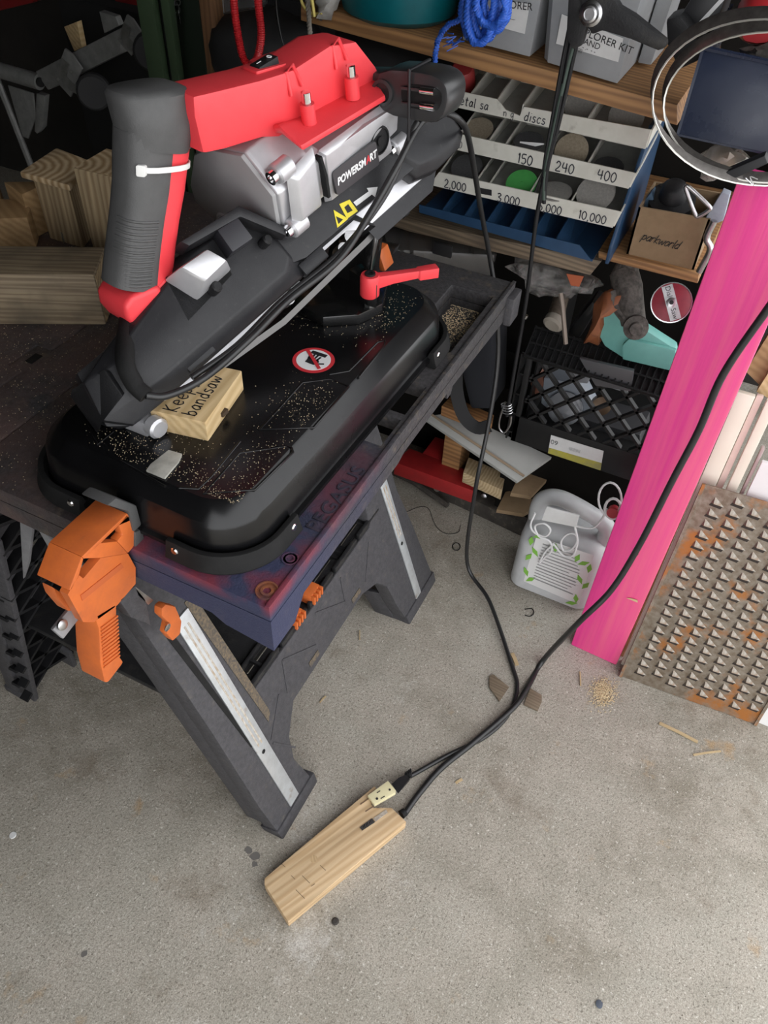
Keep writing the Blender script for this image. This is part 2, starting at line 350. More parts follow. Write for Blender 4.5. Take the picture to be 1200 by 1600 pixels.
# middle strip and left jaw with interlocking seam
seamx = -.92
jog = [(seamx, Y0), (seamx, .50), (seamx - .03, .50), (seamx - .03, .56), (seamx, .56), (seamx, .66), (seamx - .03, .66), (seamx - .03, .72), (seamx, .72), (seamx, .84), (seamx - .03, .84), (seamx - .03, .92), (seamx, .92), (seamx, Y1)]
MB().prism([(x, y, .77) for x, y in [(-.834, Y0)] + [(-.834, Y1)] + jog[::-1]], (0, 0, TZ - .77)).build('table_top', TAB, tb, .002)
MB().prism([(x - .004, y, .77) for x, y in jog] + [(-1.24, Y1, .77), (-1.24, Y0, .77)], (0, 0, TZ - .77)).build('table_top', TAB, tb, .002)
MB().span((-1.24, Y0 + .002, .73), (-.834, Y0 + .014, .77)).build('end_apron', TAB, tb, .002)
for y in (.53, .69, .88):
    MB().span((-.936, y - .012, TZ - .002), (-.922, y + .012, TZ + .001)).build('slot', RUB, tb)
# leg panels (leaning like an A); s runs up the slope
def panel(sgn, xf, nm='leg_panel'):
    M = frame((xf, 0, 0), (0, 1, 0), (-.2815 * sgn, 0, .9596), (.9596 * sgn, 0, .2815))   # x=along y, y=up the slope, z=outward normal
    t = .035
    out = [(.478, .008), (.50, 0), (.595, 0), (.602, .03), (.587, .11), (.60, .165), (.645, .218), (.93, .222), (.985, .20), (1.015, .16), (1.03, .08), (1.055, 0), (1.19, 0), (1.2, .03), (1.175, .20), (1.15, .33), (1.13, .74), (1.06, .74), (1.02, .336), (.566, .336), (.545, .74), (.45, .74), (.465, .36), (.47, .12)]
    MB(M).prism([(a, b, -t) for a, b in out], (0, 0, t)).build(nm, CHAR, tb, .004)
    METAL = STEEL2
    for (a0, a1, b0, b1) in ((.527, .560, .035, .59), (1.105, 1.133, .03, .40)):
        a = MB(M); a.prism([(a1 - .006 - .0, b0, .001), (a1 + .0, b0 + .012, .001), (a0 + .024 - .026 + .0 + (.0), b1, .001), (a0 - .032, b1 - .004, .001)] if 0 else [(a0, b0, .0005), (a1 - .003, b0, .0005), (a1 - .045 * (b1 - b0), b1, .0005), (a0 - .045 * (b1 - b0), b1, .0005)], (0, 0, .003))
        a.build('metal_strip', METAL, tb, .0006)
        mid = (a0 + a1) / 2 - .0015
        for e in (-.006, .003):
            g0, g1 = b0 + .20, b1 - .02; q0, q1 = mid + e - .045 * (g0 - b0), mid + e - .045 * (g1 - b0)
            MB(M).prism([(q0, g0, .0032), (q0 + .0035, g0, .0032), (q1 + .0035, g1, .0032), (q1, g1, .0032)], (0, 0, .0008)).build('strip_groove', RUSTY, tb)
        MB(M).lathe((mid - .010, b0 + .18, .0034), [(.0045, 0), (.0045, .0006)], (0, 0, 1), 12).build('rivet_hole', RUB, tb)
    # recessed channel beside the strip, foot caps, web slots, ribs
    MB(M).prism([(.572, .25, .0005), (.585, .265, .0005), (.556, .60, .0005), (.535, .60, .0005)], (0, 0, .001)).build('channel', DUSTY, tb)
    MB(M).prism([(.515, .25, .0005), (.522, .25, .0005), (.49, .60, .0005), (.478, .60, .0005)], (0, 0, .001)).build('channel', RUB, tb)
    for q in ((.477, .61, -.002), (1.05, 1.203, -.002)):
        MB(M).prism([(q[0], -.004, -t - .004), (q[1], -.004, -t - .004), (q[1] + .002, .028, -t - .004), (q[0] - .003, .028, -t - .004)], (0, 0, t + .008)).build('foot_cap', CHAR, tb, .003)
    for y in (.715, .89):
        MB(M).prism([(y, .235, .0005), (y + .035, .235, .0005), (y + .035, .247, .0005), (y, .247, .0005)], (0, 0, .001)).build('slot', DUSTY, tb)
    for (p, q) in (((.64, .25), (.66, .32)), ((.66, .32), (.75, .26)), ((.78, .32), (.87, .26)), ((.87, .26), (.88, .32)), ((.95, .24), (1.0, .31)), ((.56, .21), (.62, .27)), ((.60, .13), (.56, .2))):
        MB(M).strip([(*p, 0), (*q, 0)], (0, 0, 1), .004, .0015).build('rib', CHAR, tb)
    # leg flank returning inwards
    MB(M).prism([(.452, .70, -t), (.480, .03, -t), (.492, .03, -t), (.464, .70, -t)], (0, 0, -.04)).build('leg_flank', CHAR, tb, .003)
    MB(M).prism([(1.135, .70, -t), (1.19, .03, -t), (1.178, .03, -t), (1.123, .70, -t)], (0, 0, -.04)).build('leg_flank', CHAR, tb, .003)
    MB(M).prism([(.592, .0, -t), (.604, .0, -t), (.585, .12, -t), (.575, .12, -t)], (0, 0, -.05)).build('leg_flank', CHAR, tb, .003)
    MB(M).prism([(1.05, .0, -t), (1.062, .0, -t), (1.035, .12, -t), (1.025, .12, -t)], (0, 0, -.05)).build('leg_flank', CHAR, tb, .003)
    return M
STEEL2 = mat('brushed_strip', (.66, .69, .71), (.55, .57, .58), .4, .6, scale=40, c3=(.30, .2, .13), s3=30, t3=(.6, .8))
RUSTY = mat('rust_groove', (.33, .25, .17), (.5, .48, .44), .7, scale=120)
DUSTY = mat('sawdust_film', (.16, .12, .075), (.06, .055, .05), .9, scale=200)
PM = panel(1, -.40)
panel(-1, -1.10)
# lattice ribs on the inside of the far leg panel
for k in range(9):
    z = .08 + k * .07; x = -1.10 + .2815 / .9596 * z + .045
    for s_ in (1, -1):
        MB().strip([(x + .005, .46, z + (.03 if s_ > 0 else -.03)), (x + .005, .60, z - (.03 if s_ > 0 else -.03))], (1, 0, 0), .006, .02).build('lattice_rib', BLK, tb)
# shelf tray between the panels with slotted edges
TZ2 = .318
plate('shelf_tray', (-.995, -.497, .50, 1.08), [(-.53, -.505, .60 + .115 * k, .68 + .115 * k) for k in range(4)] + [(-.60, -.565, .56, .58), (-.66, -.58, .80, .92)], TZ2 - .01, TZ2 + .004, BLKM, tb, .002)
for k in range(5):
    MB().span((-.505, .575 + .1 * k, TZ2 + .004), (-.497, .665 + .1 * k, TZ2 + .018)).build('tray_lip', BLKM, tb, .002)
    MB().span((-.54, .575 + .1 * k, TZ2 + .004), (-.533, .665 + .1 * k, TZ2 + .014)).build('tray_lip', BLKM, tb, .002)
    MB().span((-.535, .62 + .1 * k, TZ2 + .004), (-.505, .625 + .1 * k, TZ2 + .012)).build('tray_lip', BLKM, tb)
ORG = mat('orange_plastic', (.62, .145, .03), (.52, .12, .03), .45, scale=40, c3=(.25, .09, .04), s3=35, t3=(.62, .8))
for n_, (y, lab) in enumerate(((.735, 'near'), (.80, 'far'))):
    dg_ = thing('bench_dog', (-.515, y, TZ2 + .01), 'ribbed orange bench dog in the tray slot, %s of the two' % ('nearer' if n_ == 0 else 'farther'), 'bench dog', 'orange bench dogs stored in the tray')
    MB().span((-.545, y - .018, TZ2 + .004), (-.50, y + .018, TZ2 + .03)).build('body', ORG, dg_, .003)
    for k in range(4):
        MB().span((-.502, y - .0165 + .0095 * k, TZ2 + .008), (-.492, y - .0115 + .0095 * k, TZ2 + .029)).build('rib', ORG, dg_, .001)
# folding bracket plates at the near end
GREYP = mat('grey_metal_dusty', (.22, .22, .23), (.3, .3, .31), .5, .3)
MB().prism([ony(30, 800, .47), ony(52, 812, .47), ony(44, 880, .47), ony(36, 905, .47)], (0, .006, 0)).build('hinge_plate', GREYP, tb, .001)
MB().prism([ony(56, 822, .465), ony(135, 890, .465), ony(92, 884, .465)], (0, .006, 0)).build('hinge_plate', GREYP, tb, .001)
a_ = onz(115, 965, .60)
# ================================================================== band saw on its base pan
PANM = mat('black_enamel', (.0035, .0035, .004), (.006, .006, .0065), .24, spec=.4, rvar=.05, scale=12, c3=(.010, .0095, .0085), s3=40, t3=(.6, .85))
SATIN = mat('black_satin_guard', (.014, .014, .016), (.020, .020, .022), .42, spec=.35, bump=.15, bscale=700, c3=(.06, .055, .05), s3=120, t3=(.62, .85))
RED = mat('red_plastic', (.76, .050, .062), (.72, .044, .056), .45, bump=.08, bscale=600)
GRIP = mat('grey_rubber_grip', (.078, .078, .078), (.064, .064, .064), .6, bump=.25, bscale=600)
SILV = mat('silver_paint', (.58, .58, .60), (.52, .52, .54), .38, .55, bump=.06, bscale=300)
SILVD = mat('grey_end_plate', (.34, .34, .345), (.32, .32, .325), .5, .1)
ZIPT = mat('white_nylon', (.72, .72, .70), None, .45, sss=.2)
saw = thing('band_saw', (-.54, .77, TZ), 'red, silver and black bench band saw on a black base pan', 'band saw')
PX0, PX1, PY0, PY1 = -.735, -.380, .468, 1.085
PT = .885
pan = MB(); S = 8
PC = V(((PX0 + PX1) / 2, (PY0 + PY1) / 2, 0)); PR = Matrix.Translation(PC) @ Matrix.Rotation(math.radians(-1.2), 4, 'Z') @ Matrix.Translation(-PC)
pan.M = PR
pan.loft(rrect(PX0, PX1, PY0, PY1, .075, .812, S), rrect(PX0, PX1, PY0, PY1, .075, .818, S), rrect(PX0 + .006, PX1 - .006, PY0 + .006, PY1 - .006, .07, .820, S), rrect(PX0 + .010, PX1 - .010, PY0 + .010, PY1 - .010, .07, .858, S),
         rrect(PX0 + .013, PX1 - .013, PY0 + .013, PY1 - .013, .068, .866, S), rrect(PX0 + .031, PX1 - .031, PY0 + .031, PY1 - .031, .052, PT - .002, S), rrect(PX0 + .034, PX1 - .034, PY0 + .034, PY1 - .034, .05, PT, S))
pan.build('base_pan', PANM, saw, smooth=25)
# pressed outlines on the pan
def emboss(pts, closed=True):
    P = [V((p[0], p[1], PT)) for p in pts]
    m = MB(); m.tube([p - V((0, 0, .0003)) for p in P], .0017, 8, closed=closed); m.build('pressed_rib', PANM, saw, smooth=80)
def pz(*uv): return [onz(u, v, PT) for u, v in uv]
emboss(pz((318, 772), (374, 708), (446, 697), (456, 700), (458, 706), (398, 765)))
emboss(pz((405, 672), (472, 598), (516, 592), (545, 604), (490, 668)))
emboss(pz((280, 762), (310, 764), (330, 745), (375, 690)), False)
emboss(pz((515, 585), (545, 580), (590, 535), (602, 532), (600, 540), (560, 590)), False)
emboss(pz((138, 662), (153, 695), (177, 674)), False)
emboss(pz((188, 720), (258, 760)), False)
# rubber corner feet with screws
def corner_foot(cx, cy, a0):
    r_ = .077; rows = []; n = 12; ext = .035
    P = []
    aa, bb = math.radians(a0), math.radians(a0 + 90)
    t0 = V((math.sin(aa), -math.cos(aa), 0)); t1 = V((-math.sin(bb), math.cos(bb), 0))
    P.append(V((cx, cy, 0)) + r_ * V((math.cos(aa), math.sin(aa), 0)) + t0 * ext)
    for k in range(n + 1):
        a = aa + (bb - aa) * k / n; P.append(V((cx + r_ * math.cos(a), cy + r_ * math.sin(a), 0)))
    P.append(V((cx, cy, 0)) + r_ * V((math.cos(bb), math.sin(bb), 0)) + t1 * ext)
    m = MB(PR)
    for i, p in enumerate(P):
        out = (p - V((cx, cy, 0)))
        if i == 0: out = V((math.cos(aa), math.sin(aa), 0))
        elif i == len(P) - 1: out = V((math.cos(bb), math.sin(bb), 0))
        out.normalize()
        rows.append([p - out * .012 + V((0, 0, TZ + .0015)), p + out * .007 + V((0, 0, TZ + .0015)), p + out * .010 + V((0, 0, TZ + .006)), p + out * .007 + V((0, 0, TZ + .013)), p + out * .003 + V((0, 0, TZ + .03)), p - out * .004 + V((0, 0, TZ + .03))])
    m.grid(rows, True, True, True); o = m.build('corner_foot', RUB, saw, .0008)
    for p, n_ in ((P[0], V((math.cos(aa), math.sin(aa), 0))), (P[-1], V((math.cos(bb), math.sin(bb), 0)))):
        tt = t0 if p is P[0] else t1
        MB(PR).lathe(p - tt * .014 + n_ * .004 + V((0, 0, TZ + .02)), [(.0055, 0), (.0055, .002), (.004, .0035)], n_, 12).build('screw', CHROME, o)
corner_foot(PX1 - .075, PY0 + .075, 270); corner_foot(PX0 + .075, PY0 + .075, 180); corner_foot(PX1 - .075, PY1 - .075, 0); corner_foot(PX0 + .075, PY1 - .075, 90)
# do-not-touch sticker
stc = onz(490, 563, PT)
RDS = mat('red_print', (.55, .03, .04), None, .45)
st = MB().lathe(stc + V((0, 0, .0002)), [(.030, 0), (.030, .0004)], seg=36).build('warning_sticker', RDS, saw)
MB().lathe(stc + V((0, 0, .0006)), [(.0245, 0), (.0245, .0003)], seg=36).build('sticker_face', WHITE, st)
hm = MB()
for q in [((-.008, -.010), (.006, -.011), (.010, -.002), (.007, .002), (-.009, .002))]:
    hm.prism([(stc.x + a, stc.y + b, PT + .001) for a, b in q], (0, 0, .0003))
for (x, a, l) in ((-.008, .15, .011), (-.004, .05, .014), (0, -.05, .014), (.0045, -.15, .011), (.010, -1.1, .009)):
    y0 = -.001 if x < .009 else -.006
    p0 = V((stc.x + x, stc.y + y0, PT + .001)); p1 = p0 + V((-math.sin(a) * l, math.cos(a) * l, 0)); hm.strip([p0, p1], (0, 0, 1), .003, .0003)
hm.build('hand_symbol', INK, st)
MB().span((stc.x - .012, stc.y + .012, PT + .001), (stc.x + .012, stc.y + .019, PT + .0013)).build('hand_symbol', INK, st)
MB().strip([(stc.x - .018, stc.y + .015, PT + .0013), (stc.x + .018, stc.y - .015, PT + .0013)], (0, 0, 1), .005, .0004).build('sticker_bar', RDS, st)
# octagonal turntable with clamping lever
GLOSS = mat('black_gloss', (.005, .005, .005), (.008, .008, .008), .16, coat=.4)
oc = pz((455, 487), (505, 512), (560, 508), (598, 490), (605, 462), (575, 430), (530, 425), (470, 455))
MB().prism(oc, (0, 0, .018)).build('turntable', GLOSS, saw, .003)
lb = onz(577, 478, PT + .018)
hexp = [V((lb.x + .008 * math.cos(k * PI / 3), lb.y + .008 * math.sin(k * PI / 3), PT + .018)) for k in range(6)]
MB().prism(hexp, (0, 0, .025)).build('lever_stud', STEEL, saw)
lv = MB(); lz = PT + .036
lv.lathe((lb.x, lb.y, lz), [(.013, 0), (.0145, .002), (.0145, .030), (.013, .034)], seg=20)
lever = lv.build('clamp_lever', RED, saw, smooth=40)
e1 = onz(683, 420, lz + .026)
dv = (e1 - V((lb.x, lb.y, e1.z))); dv.z = 0; dn = dv.normalized(); sn = V((-dn.y, dn.x, 0)); L0 = V((lb.x, lb.y, lz + .018))
def sec(t, w, h0, h1): c = L0 + dn * t; return [c - sn * w + V((0, 0, h0)), c + sn * w + V((0, 0, h0)), c + sn * w + V((0, 0, h1)), c - sn * w + V((0, 0, h1))]
MB().loft(sec(.008, .007, -.006, .014), sec(.035, .006, -.002, .013), sec(dv.length * .7, .0055, .0, .012), sec(dv.length * .72, .0075, -.003, .013), sec(dv.length, .008, -.003, .013)).build('lever_arm', RED, lever, .0012)
MB().lathe((lb.x, lb.y, lz + .034), [(.008, 0), (.008, .003), (.004, .003), (.004, .001)], seg=16).build('cap_screw', BLK, lever)
# vise: grey fence, screw nose and pressed bracket
FEN = mat('grey_vise_paint', (.36, .36, .37), (.33, .33, .34), .45, .2)
fz = .935
f0, f1, f2 = onz(150, 575, fz), onz(188, 546, fz), onz(190, 600, fz)
fx = f0.x; 
MB().prism([(fx, .578, PT), (fx + .045, .578, PT), (fx + .065, .578, fz), (fx, .578, fz)], (0, .075, 0)).build('vise_fence', FEN, saw, .003)
vn = onz(258, 672, PT + .012)
MB().lathe((vn.x - .02, vn.y, PT + .014), [(.012, 0), (.014, .002), (.014, .014), (.011, .017)], (1, -.25, 0), 16).build('vise_nose', SILV, saw)
MB().span((vn.x - .09, vn.y - .012, PT), (vn.x - .02, vn.y + .022, PT + .022)).build('vise_jaw', SILV, saw, .003)

# ---- tilting saw head: local axes L (along the blade), W (across the guard), Nn (out of the guard), A (sideways), B (up)
OO = V((-.609, .532, .890))
Lx = V((.239, .933, .267)).normalized(); Aa = Lx.cross(V((0, 0, 1))).normalized(); Bb = Aa.cross(Lx)
Nn = (Aa + Bb).normalized(); Ww = (Aa - Bb).normalized()
MG = frame(OO, Lx, Ww, Nn)          # guard frame (l, w, n)
MH = frame(OO, Lx, Aa, Bb)          # head frame (l, a, b)
def G(l, w, n): return MG @ V((l, w, n))
def Hh(l, a, b): return MH @ V((l, a, b))
# aluminium frame plate (U shape open towards the work)
fr = [(.05, .012), (.275, .014), (.30, -.004), (.43, -.006), (.455, .010), (.61, .010), (.655, -.02), (.64, -.09), (.55, -.10), (.40, -.10), (.20, -.10), (.06, -.07)]
MB(MG).prism([(a, b, -.004) for a, b in fr], (0, 0, .016)).build('frame_casting', SILV, saw, .002)
# lower guards under the frame
MB(MG).loft([(.0, -.03, -.035), (.02, -.09, -.035), (.17, -.09, -.035), (.17, -.01, -.035), (.02, .0, -.035)], [(.0, -.02, -.004), (.02, -.09, -.004), (.20, -.09, -.004), (.235, .022, -.004), (.05, .022, -.004)]).build('lower_guard', SATIN, saw, .002)
MB(MG).loft([(.46, -.09, -.04), (.60, -.09, -.04), (.62, .0, -.04), (.585, .03, -.04), (.50, .026, -.04)], [(.455, -.09, -.004), (.64, -.09, -.004), (.648, .0, -.004), (.60, .034, -.004), (.47, .034, -.004)]).build('lower_guard', SATIN, saw, .003)
hole = G(.545, .034, -.018)
MB().lathe(hole, [(.007, -.001), (.007, .0015)], Ww, 16).build('hole', RUB, saw)
# upper guard: front wheel cover, beam and rear wheel cover
front0 = [(-.004, -.028), (.012, -.075), (.06, -.088), (.20, -.118), (.30, -.110), (.335, -.075), (.335, -.012), (.325, .002), (.06, .002), (.02, .0)]
front1 = [(.035, -.034), (.050, -.068), (.09, -.082), (.205, -.108), (.290, -.102), (.318, -.072), (.318, -.03), (.30, -.018), (.09, -.020), (.06, -.022)]
MB(MG).loft([(a, b, .012) for a, b in front0], [(a, b, .030) for a, b in front0], [(a, b, .047) for a, b in front1]).build('wheel_cover', SATIN, saw, .003)
# inner rim round the gearbox well, standing on the cover
MB(MG).loft([(.20, -.125, .045), (.30, -.115, .045), (.335, -.06, .045), (.325, -.05, .045), (.29, -.10, .045), (.205, -.113, .045)], [(.205, -.123, .075), (.295, -.113, .075), (.33, -.058, .07), (.322, -.05, .07), (.287, -.102, .075), (.21, -.113, .075)]).build('cover_rim', SATIN, saw, .002)
MB(MG).prism([(.155, -.05, .046), (.24, -.058, .046), (.25, -.10, .046), (.17, -.105, .046)], (0, 0, .001)).build('well', RUB, saw)
for q in ((.205, -.058), (.30, -.062)):
    MB().lathe(G(q[0], q[1], .046), [(.007, 0), (.007, .016), (.005, .018)], Nn + Lx * .2, 12).build('cover_stud', BLK, saw)
# nose plate of the front cover (ribbed)
MB(MG).loft([(-.003, -.024, -.03), (-.002, -.028, .03), (.035, -.034, .047), (.042, -.064, .044), (.016, -.074, -.01), (.012, -.07, -.03)], [(-.010, -.022, -.03), (-.009, -.026, .03), (.030, -.034, .051), (.036, -.070, .049), (.002, -.080, -.01), (-.002, -.076, -.03)]).build('nose_plate', BLK, saw, .002)
for k in range(4):
    MB(MG).strip([(.02 + .02 * k, .024, -.02), (.06 + .02 * k, .016, .01)], (0, 1, 0), .003, .002).build('nose_rib', SATIN, saw)
for (l, w) in ((.115, -.012), (.325, -.006), (.585, -.004)):
    MB(MG).prism([(l, w - .008, .026), (l + .045, w - .008, .026), (l + .045, w + .010, .026), (l, w + .010, .026)], (0, 0, .012)).build('cover_latch', SATIN, saw, .002)
beam0 = [(.32, -.095), (.57, -.095), (.575, -.012), (.56, -.008), (.45, -.014), (.34, -.014), (.32, -.02)]
MB(MG).prism([(a, b, .012) for a, b in beam0], (0, 0, .030)).build('guard_beam', SATIN, saw, .002)
rear0 = [(.548, -.10), (.65, -.10), (.672, -.06), (.675, .0), (.655, .012), (.60, .014), (.56, .004), (.55, -.02)]
rear1 = [(.556, -.09), (.645, -.09), (.663, -.06), (.664, -.008), (.648, -.002), (.60, .0), (.57, -.008), (.56, -.025)]
MB(MG).loft([(a, b, .010) for a, b in rear0], [(a, b, .034) for a, b in rear0], [(a, b, .048) for a, b in rear1]).build('wheel_cover', SATIN, saw, .003)
# throat details: inner guard wall and blade
MB(MG).prism([(.33, -.016, -.03), (.455, -.016, -.03), (.47, .012, -.03), (.47, .016, -.03), (.45, -.010, -.03), (.33, -.010, -.03)], (0, 0, .045)).build('throat_guard', BLK, saw)
MB().strip([G(.10, .012, -.012), G(.28, .03, -.018), G(.46, .024, -.012), G(.60, .012, -.012)], Nn, .008, .0012).build('saw_blade', mat('dark_blade', (.16, .155, .15), None, .45, .6), saw)
for l in (.30, .415):
    MB().lathe(G(l, .010, -.02), [(.009, 0), (.009, .022)], Nn, 14).build('guide_bearing', STEEL, saw)
    MB().lathe(G(l + .02, .004, -.02), [(.009, 0), (.009, .022)], Nn, 14).build('guide_bearing', STEEL, saw)
# stickers on the beam
YEL = mat('yellow_print', (.75, .62, .03), None, .45)
def onbeam(l, w, n=.0424): return G(l, w, n)
def sp(pts, n): return [pl(u, v, G(0, 0, n), Nn) for u, v in pts]
MB().prism(sp(((521, 328), (527, 356), (544, 342)), .0424), Nn * .0004).build('warning_sticker', YEL, saw)
MB().prism(sp(((525, 338), (529, 350), (536, 343)), .0429), Nn * .0003).build('sticker_symbol', INK, saw)
MB().prism(sp(((530, 319), (546, 312), (559, 330), (542, 342)), .0424), Nn * .0004).build('warning_sticker', YEL, saw)
MB().prism(sp(((538, 324), (544, 319), (551, 329), (543, 333)), .0429), Nn * .0003).build('sticker_symbol', INK, saw)
MB().prism(sp(((552, 316), (576, 299), (573, 294), (590, 292), (586, 308), (581, 304), (557, 322)), .0424), Nn * .0004).build('arrow_sticker', WHITE, saw)
MB().prism(sp(((330, 372), (362, 352), (386, 384), (354, 406)), .045), Nn * .030).build('bearing_block', mat('blue_black_block', (.022, .022, .027), None, .5), saw, .003)
# ---- motor housing
oc_ = [(-.187, .060), (-.182, .088), (-.141, .150), (-.100, .172), (-.030, .185), (.012, .140), (.002, .083), (-.032, .066), (-.149, .036)]
c0 = V((-.085, .115))
def ring(l, s_): return [V((l, c0.x + (a - c0.x) * s_, c0.y + (b - c0.y) * s_)) for a, b in oc_]
def ring2(l, s_, top): return [V((l, p.y, min(p.z, top))) for p in ring(l, s_)]
MB(MH).loft(ring(.330, .97), ring(.334, 1), ring(.395, 1), ring2(.42, 1, .145), ring2(.50, 1, .135), ring2(.565, .95, .125), ring2(.585, .7, .115)).build('motor_housing', SILV, saw, .004)
MB(MH).loft(ring(.3245, .93), ring(.330, .95)).build('end_plate', SILVD, saw, .0015)
# ribbed casting details on the visible side
def side(l0, l1, b0, b1, t=.004, a=.0):
    return [(l0, a, b0), (l1, a, b0), (l1, a, b1), (l0, a, b1)]
MB(MH).loft([(.335, .012, .085), (.40, .002, .075), (.40, .012, .165), (.345, .016, .16)], [(.35, .024, .095), (.39, .014, .085), (.392, .022, .155), (.355, .026, .150)]).build('casting_boss', SILV, saw, .003)
MB(MH).loft([(.41, -.005, .068), (.555, -.012, .058), (.548, -.004, .135), (.41, .006, .150)], [(.416, .006, .072), (.548, .0, .063), (.540, .006, .128), (.416, .014, .142)]).build('casting_boss', SILV, saw, .003)
MB(MH).prism([(.401, .008, .09), (.405, .008, .09), (.408, .008, .12), (.406, .008, .148), (.402, .008, .148), (.404, .008, .12)], (0, .010, 0)).build('vent_slot', RUB, saw)
for (l, a, b) in ((.345, .012, .165), (.345, .010, .085), (.565, -.005, .062), (.325, -.15, .165)):
    ax = -Lx
    bo = MB(); c = Hh(l, a, b); bo.lathe(c, [(.013, -.012), (.013, .010), (.011, .012)], ax, 16); bo.build('screw_boss', SILV, saw)
    MB().lathe(c, [(.0085, .012), (.0085, .020), (.005, .020), (.005, .016)], ax, 14).build('socket_screw', CHROME, saw)
# round brush cap and name plate
bc = Hh(.520, .004, .098)
MB().lathe(bc, [(.019, -.004), (.019, .003), (.016, .004), (.016, .002), (.006, .002), (.006, .005), (.003, .005)], Aa + Bb * .05, 24).build('brush_cap', BLK, saw)
npd = (V((.502, 0, .098)) - V((.425, 0, .090))).normalized()
NX = (Hh(.504, .0, .089) - Hh(.427, .0, .094)).normalized(); NZ = (Aa + Bb * .08).normalized(); NY = NZ.cross(NX).normalized(); NZ = NX.cross(NY)
NC = Hh(.463, .0125, .094)
MN = frame(NC, NX, NY, NZ)
PLATE = mat('dark_name_plate', (.035, .033, .036), None, .4)
MB(MN).prism(rrect(-.043, .043, -.0165, .0165, .004, -.003, 3), (0, 0, .004)).build('name_plate', PLATE, saw)
WHT2 = mat('white_lettering', (.72, .72, .72), None, .5)
MNT = frame(NC + NZ * .0012, NX, NY, NZ)
text('lettering', 'POWERSM', WHT2, saw, frame(MNT @ V((-.0105, 0, 0)), NX, NY, NZ), .0135, .0002, .25, xs=.88, offs=.0004)
text('lettering', 'A', RDS, saw, frame(MNT @ V((.0225, 0, 0)), NX, NY, NZ), .0135, .0002, .25, xs=.88, offs=.0004)
text('lettering', 'RT', WHT2, saw, frame(MNT @ V((.0325, 0, 0)), NX, NY, NZ), .0135, .0002, .25, xs=.88, offs=.0004)
# gearbox neck between motor and guard
MB(MH).loft([(.20, -.13, -.01), (.33, -.13, .0), (.33, -.02, .05), (.22, -.03, .05)], [(.24, -.125, .05), (.335, -.13, .06), (.335, -.02, .075), (.25, -.035, .07)]).build('gearbox', SILV, saw, .004)
MB(MG).loft([(.165, -.105, .045), (.225, -.10, .045), (.245, -.062, .045), (.18, -.06, .045)], [(.18, -.10, .085), (.222, -.097, .085), (.232, -.072, .085), (.195, -.07, .08)]).build('gear_cap', SILV, saw, .005)
MB().lathe(Hh(.33, -.12, .045), [(.025, -.03), (.025, .0), (.018, .008)], -Lx, 18).build('gearbox_cap', SILV, saw)
# ---- red shell
a1, a0 = -.022, -.075
shell = [(.276, .262), (.283, .281), (.30, .275), (.375, .250), (.425, .236), (.49, .232), (.535, .215), (.562, .170), (.572, .140), (.56, .135), (.40, .165), (.355, .190), (.30, .208), (.270, .220)]
sb = MB(MH)
def shl(a, k): return [(l, a, b - k) for l, b in shell]
sb.loft(shl(a0 - .012, .012), shl(a0 - .002, .0), shl(a1, .0))
sb.build('top_shell', RED, saw, .005)
def hp(u, v, a): return pl(u, v, OO + Aa * a, Aa)
fl0 = [hp(436, 196, -.005), hp(470, 227, .020), hp(602, 148, .016), Hh(.60, -.12, .115), Hh(.40, -.14, .150)]
fl1 = [hp(447, 190, -.022), hp(478, 182, -.020), hp(582, 124, -.024), Hh(.578, -.11, .150), Hh(.41, -.13, .175)]
MB().loft([p - Bb * .008 for p in fl0], fl0, fl1).build('shell_flange', RED, saw, .003)
hd0 = [p - Bb * .004 for p in fl1]
hd1 = [hp(455, 130, -.030), hp(500, 105, -.028), hp(566, 80, -.030), Hh(.535, -.10, .205), Hh(.43, -.11, .225)]
MB().loft(hd0, hd1).build('shell_hood', RED, saw, .005)
for (u, v, l) in ((483, 190, .445), (551, 148, .532)):
    c = hp(u, v, -.008)
    MB().lathe(c, [(.0095, -.004), (.009, .022)], Bb + Lx * .15, 16).build('screw_post', RED, saw)
    MB().lathe(c + Bb * .022 + Lx * .003, [(.006, 0), (.006, .013), (.003, .0135)], Bb + Lx * .15, 12).build('shell_screw', CHROME, saw)
    MB().tube([c + Bb * .034 - Lx * .008 - Aa * .012, c + Bb * .060 - Lx * .004 - Aa * .016, c + Bb * .062 + Lx * .008 - Aa * .016, c + Bb * .036 + Lx * .012 - Aa * .012], .0025, 8).build('screw_recess', RED, saw, smooth=60)
# rocker switch
sw = Hh(.408, -.052, .2405); SX = (Hh(.43, 0, .2335) - Hh(.39, 0, .2455)).normalized(); SY = Aa; SZ = SX.cross(SY); SZ = SZ if SZ.z > 0 else -SZ
MS = frame(sw, SX, -Aa, SZ)
MB(MS).prism(rrect(-.024, .024, -.013, .013, .002, -.006, 2), (0, 0, .009)).build('switch_bezel', RED, saw, .001)
MB(MS).loft([(-.016, -.009, .002), (.016, -.009, .002), (.016, .009, .002), (-.016, .009, .002)], [(-.015, -.008, .0045), (.015, -.008, .011), (.015, .008, .011), (-.015, .008, .0045)]).build('rocker_switch', BLK, saw, .0008)
MB().tube([MS @ V((.008 + .003 * math.cos(k * PI / 6), .003 * math.sin(k * PI / 6), .0102)) for k in range(12)], .0006, 5, closed=True).build('switch_mark', WHITE, saw)
MB().strip([MS @ V((-.012, 0, .006)), MS @ V((-.005, 0, .0075))], SZ, .001, .0005).build('switch_mark', WHITE, saw)
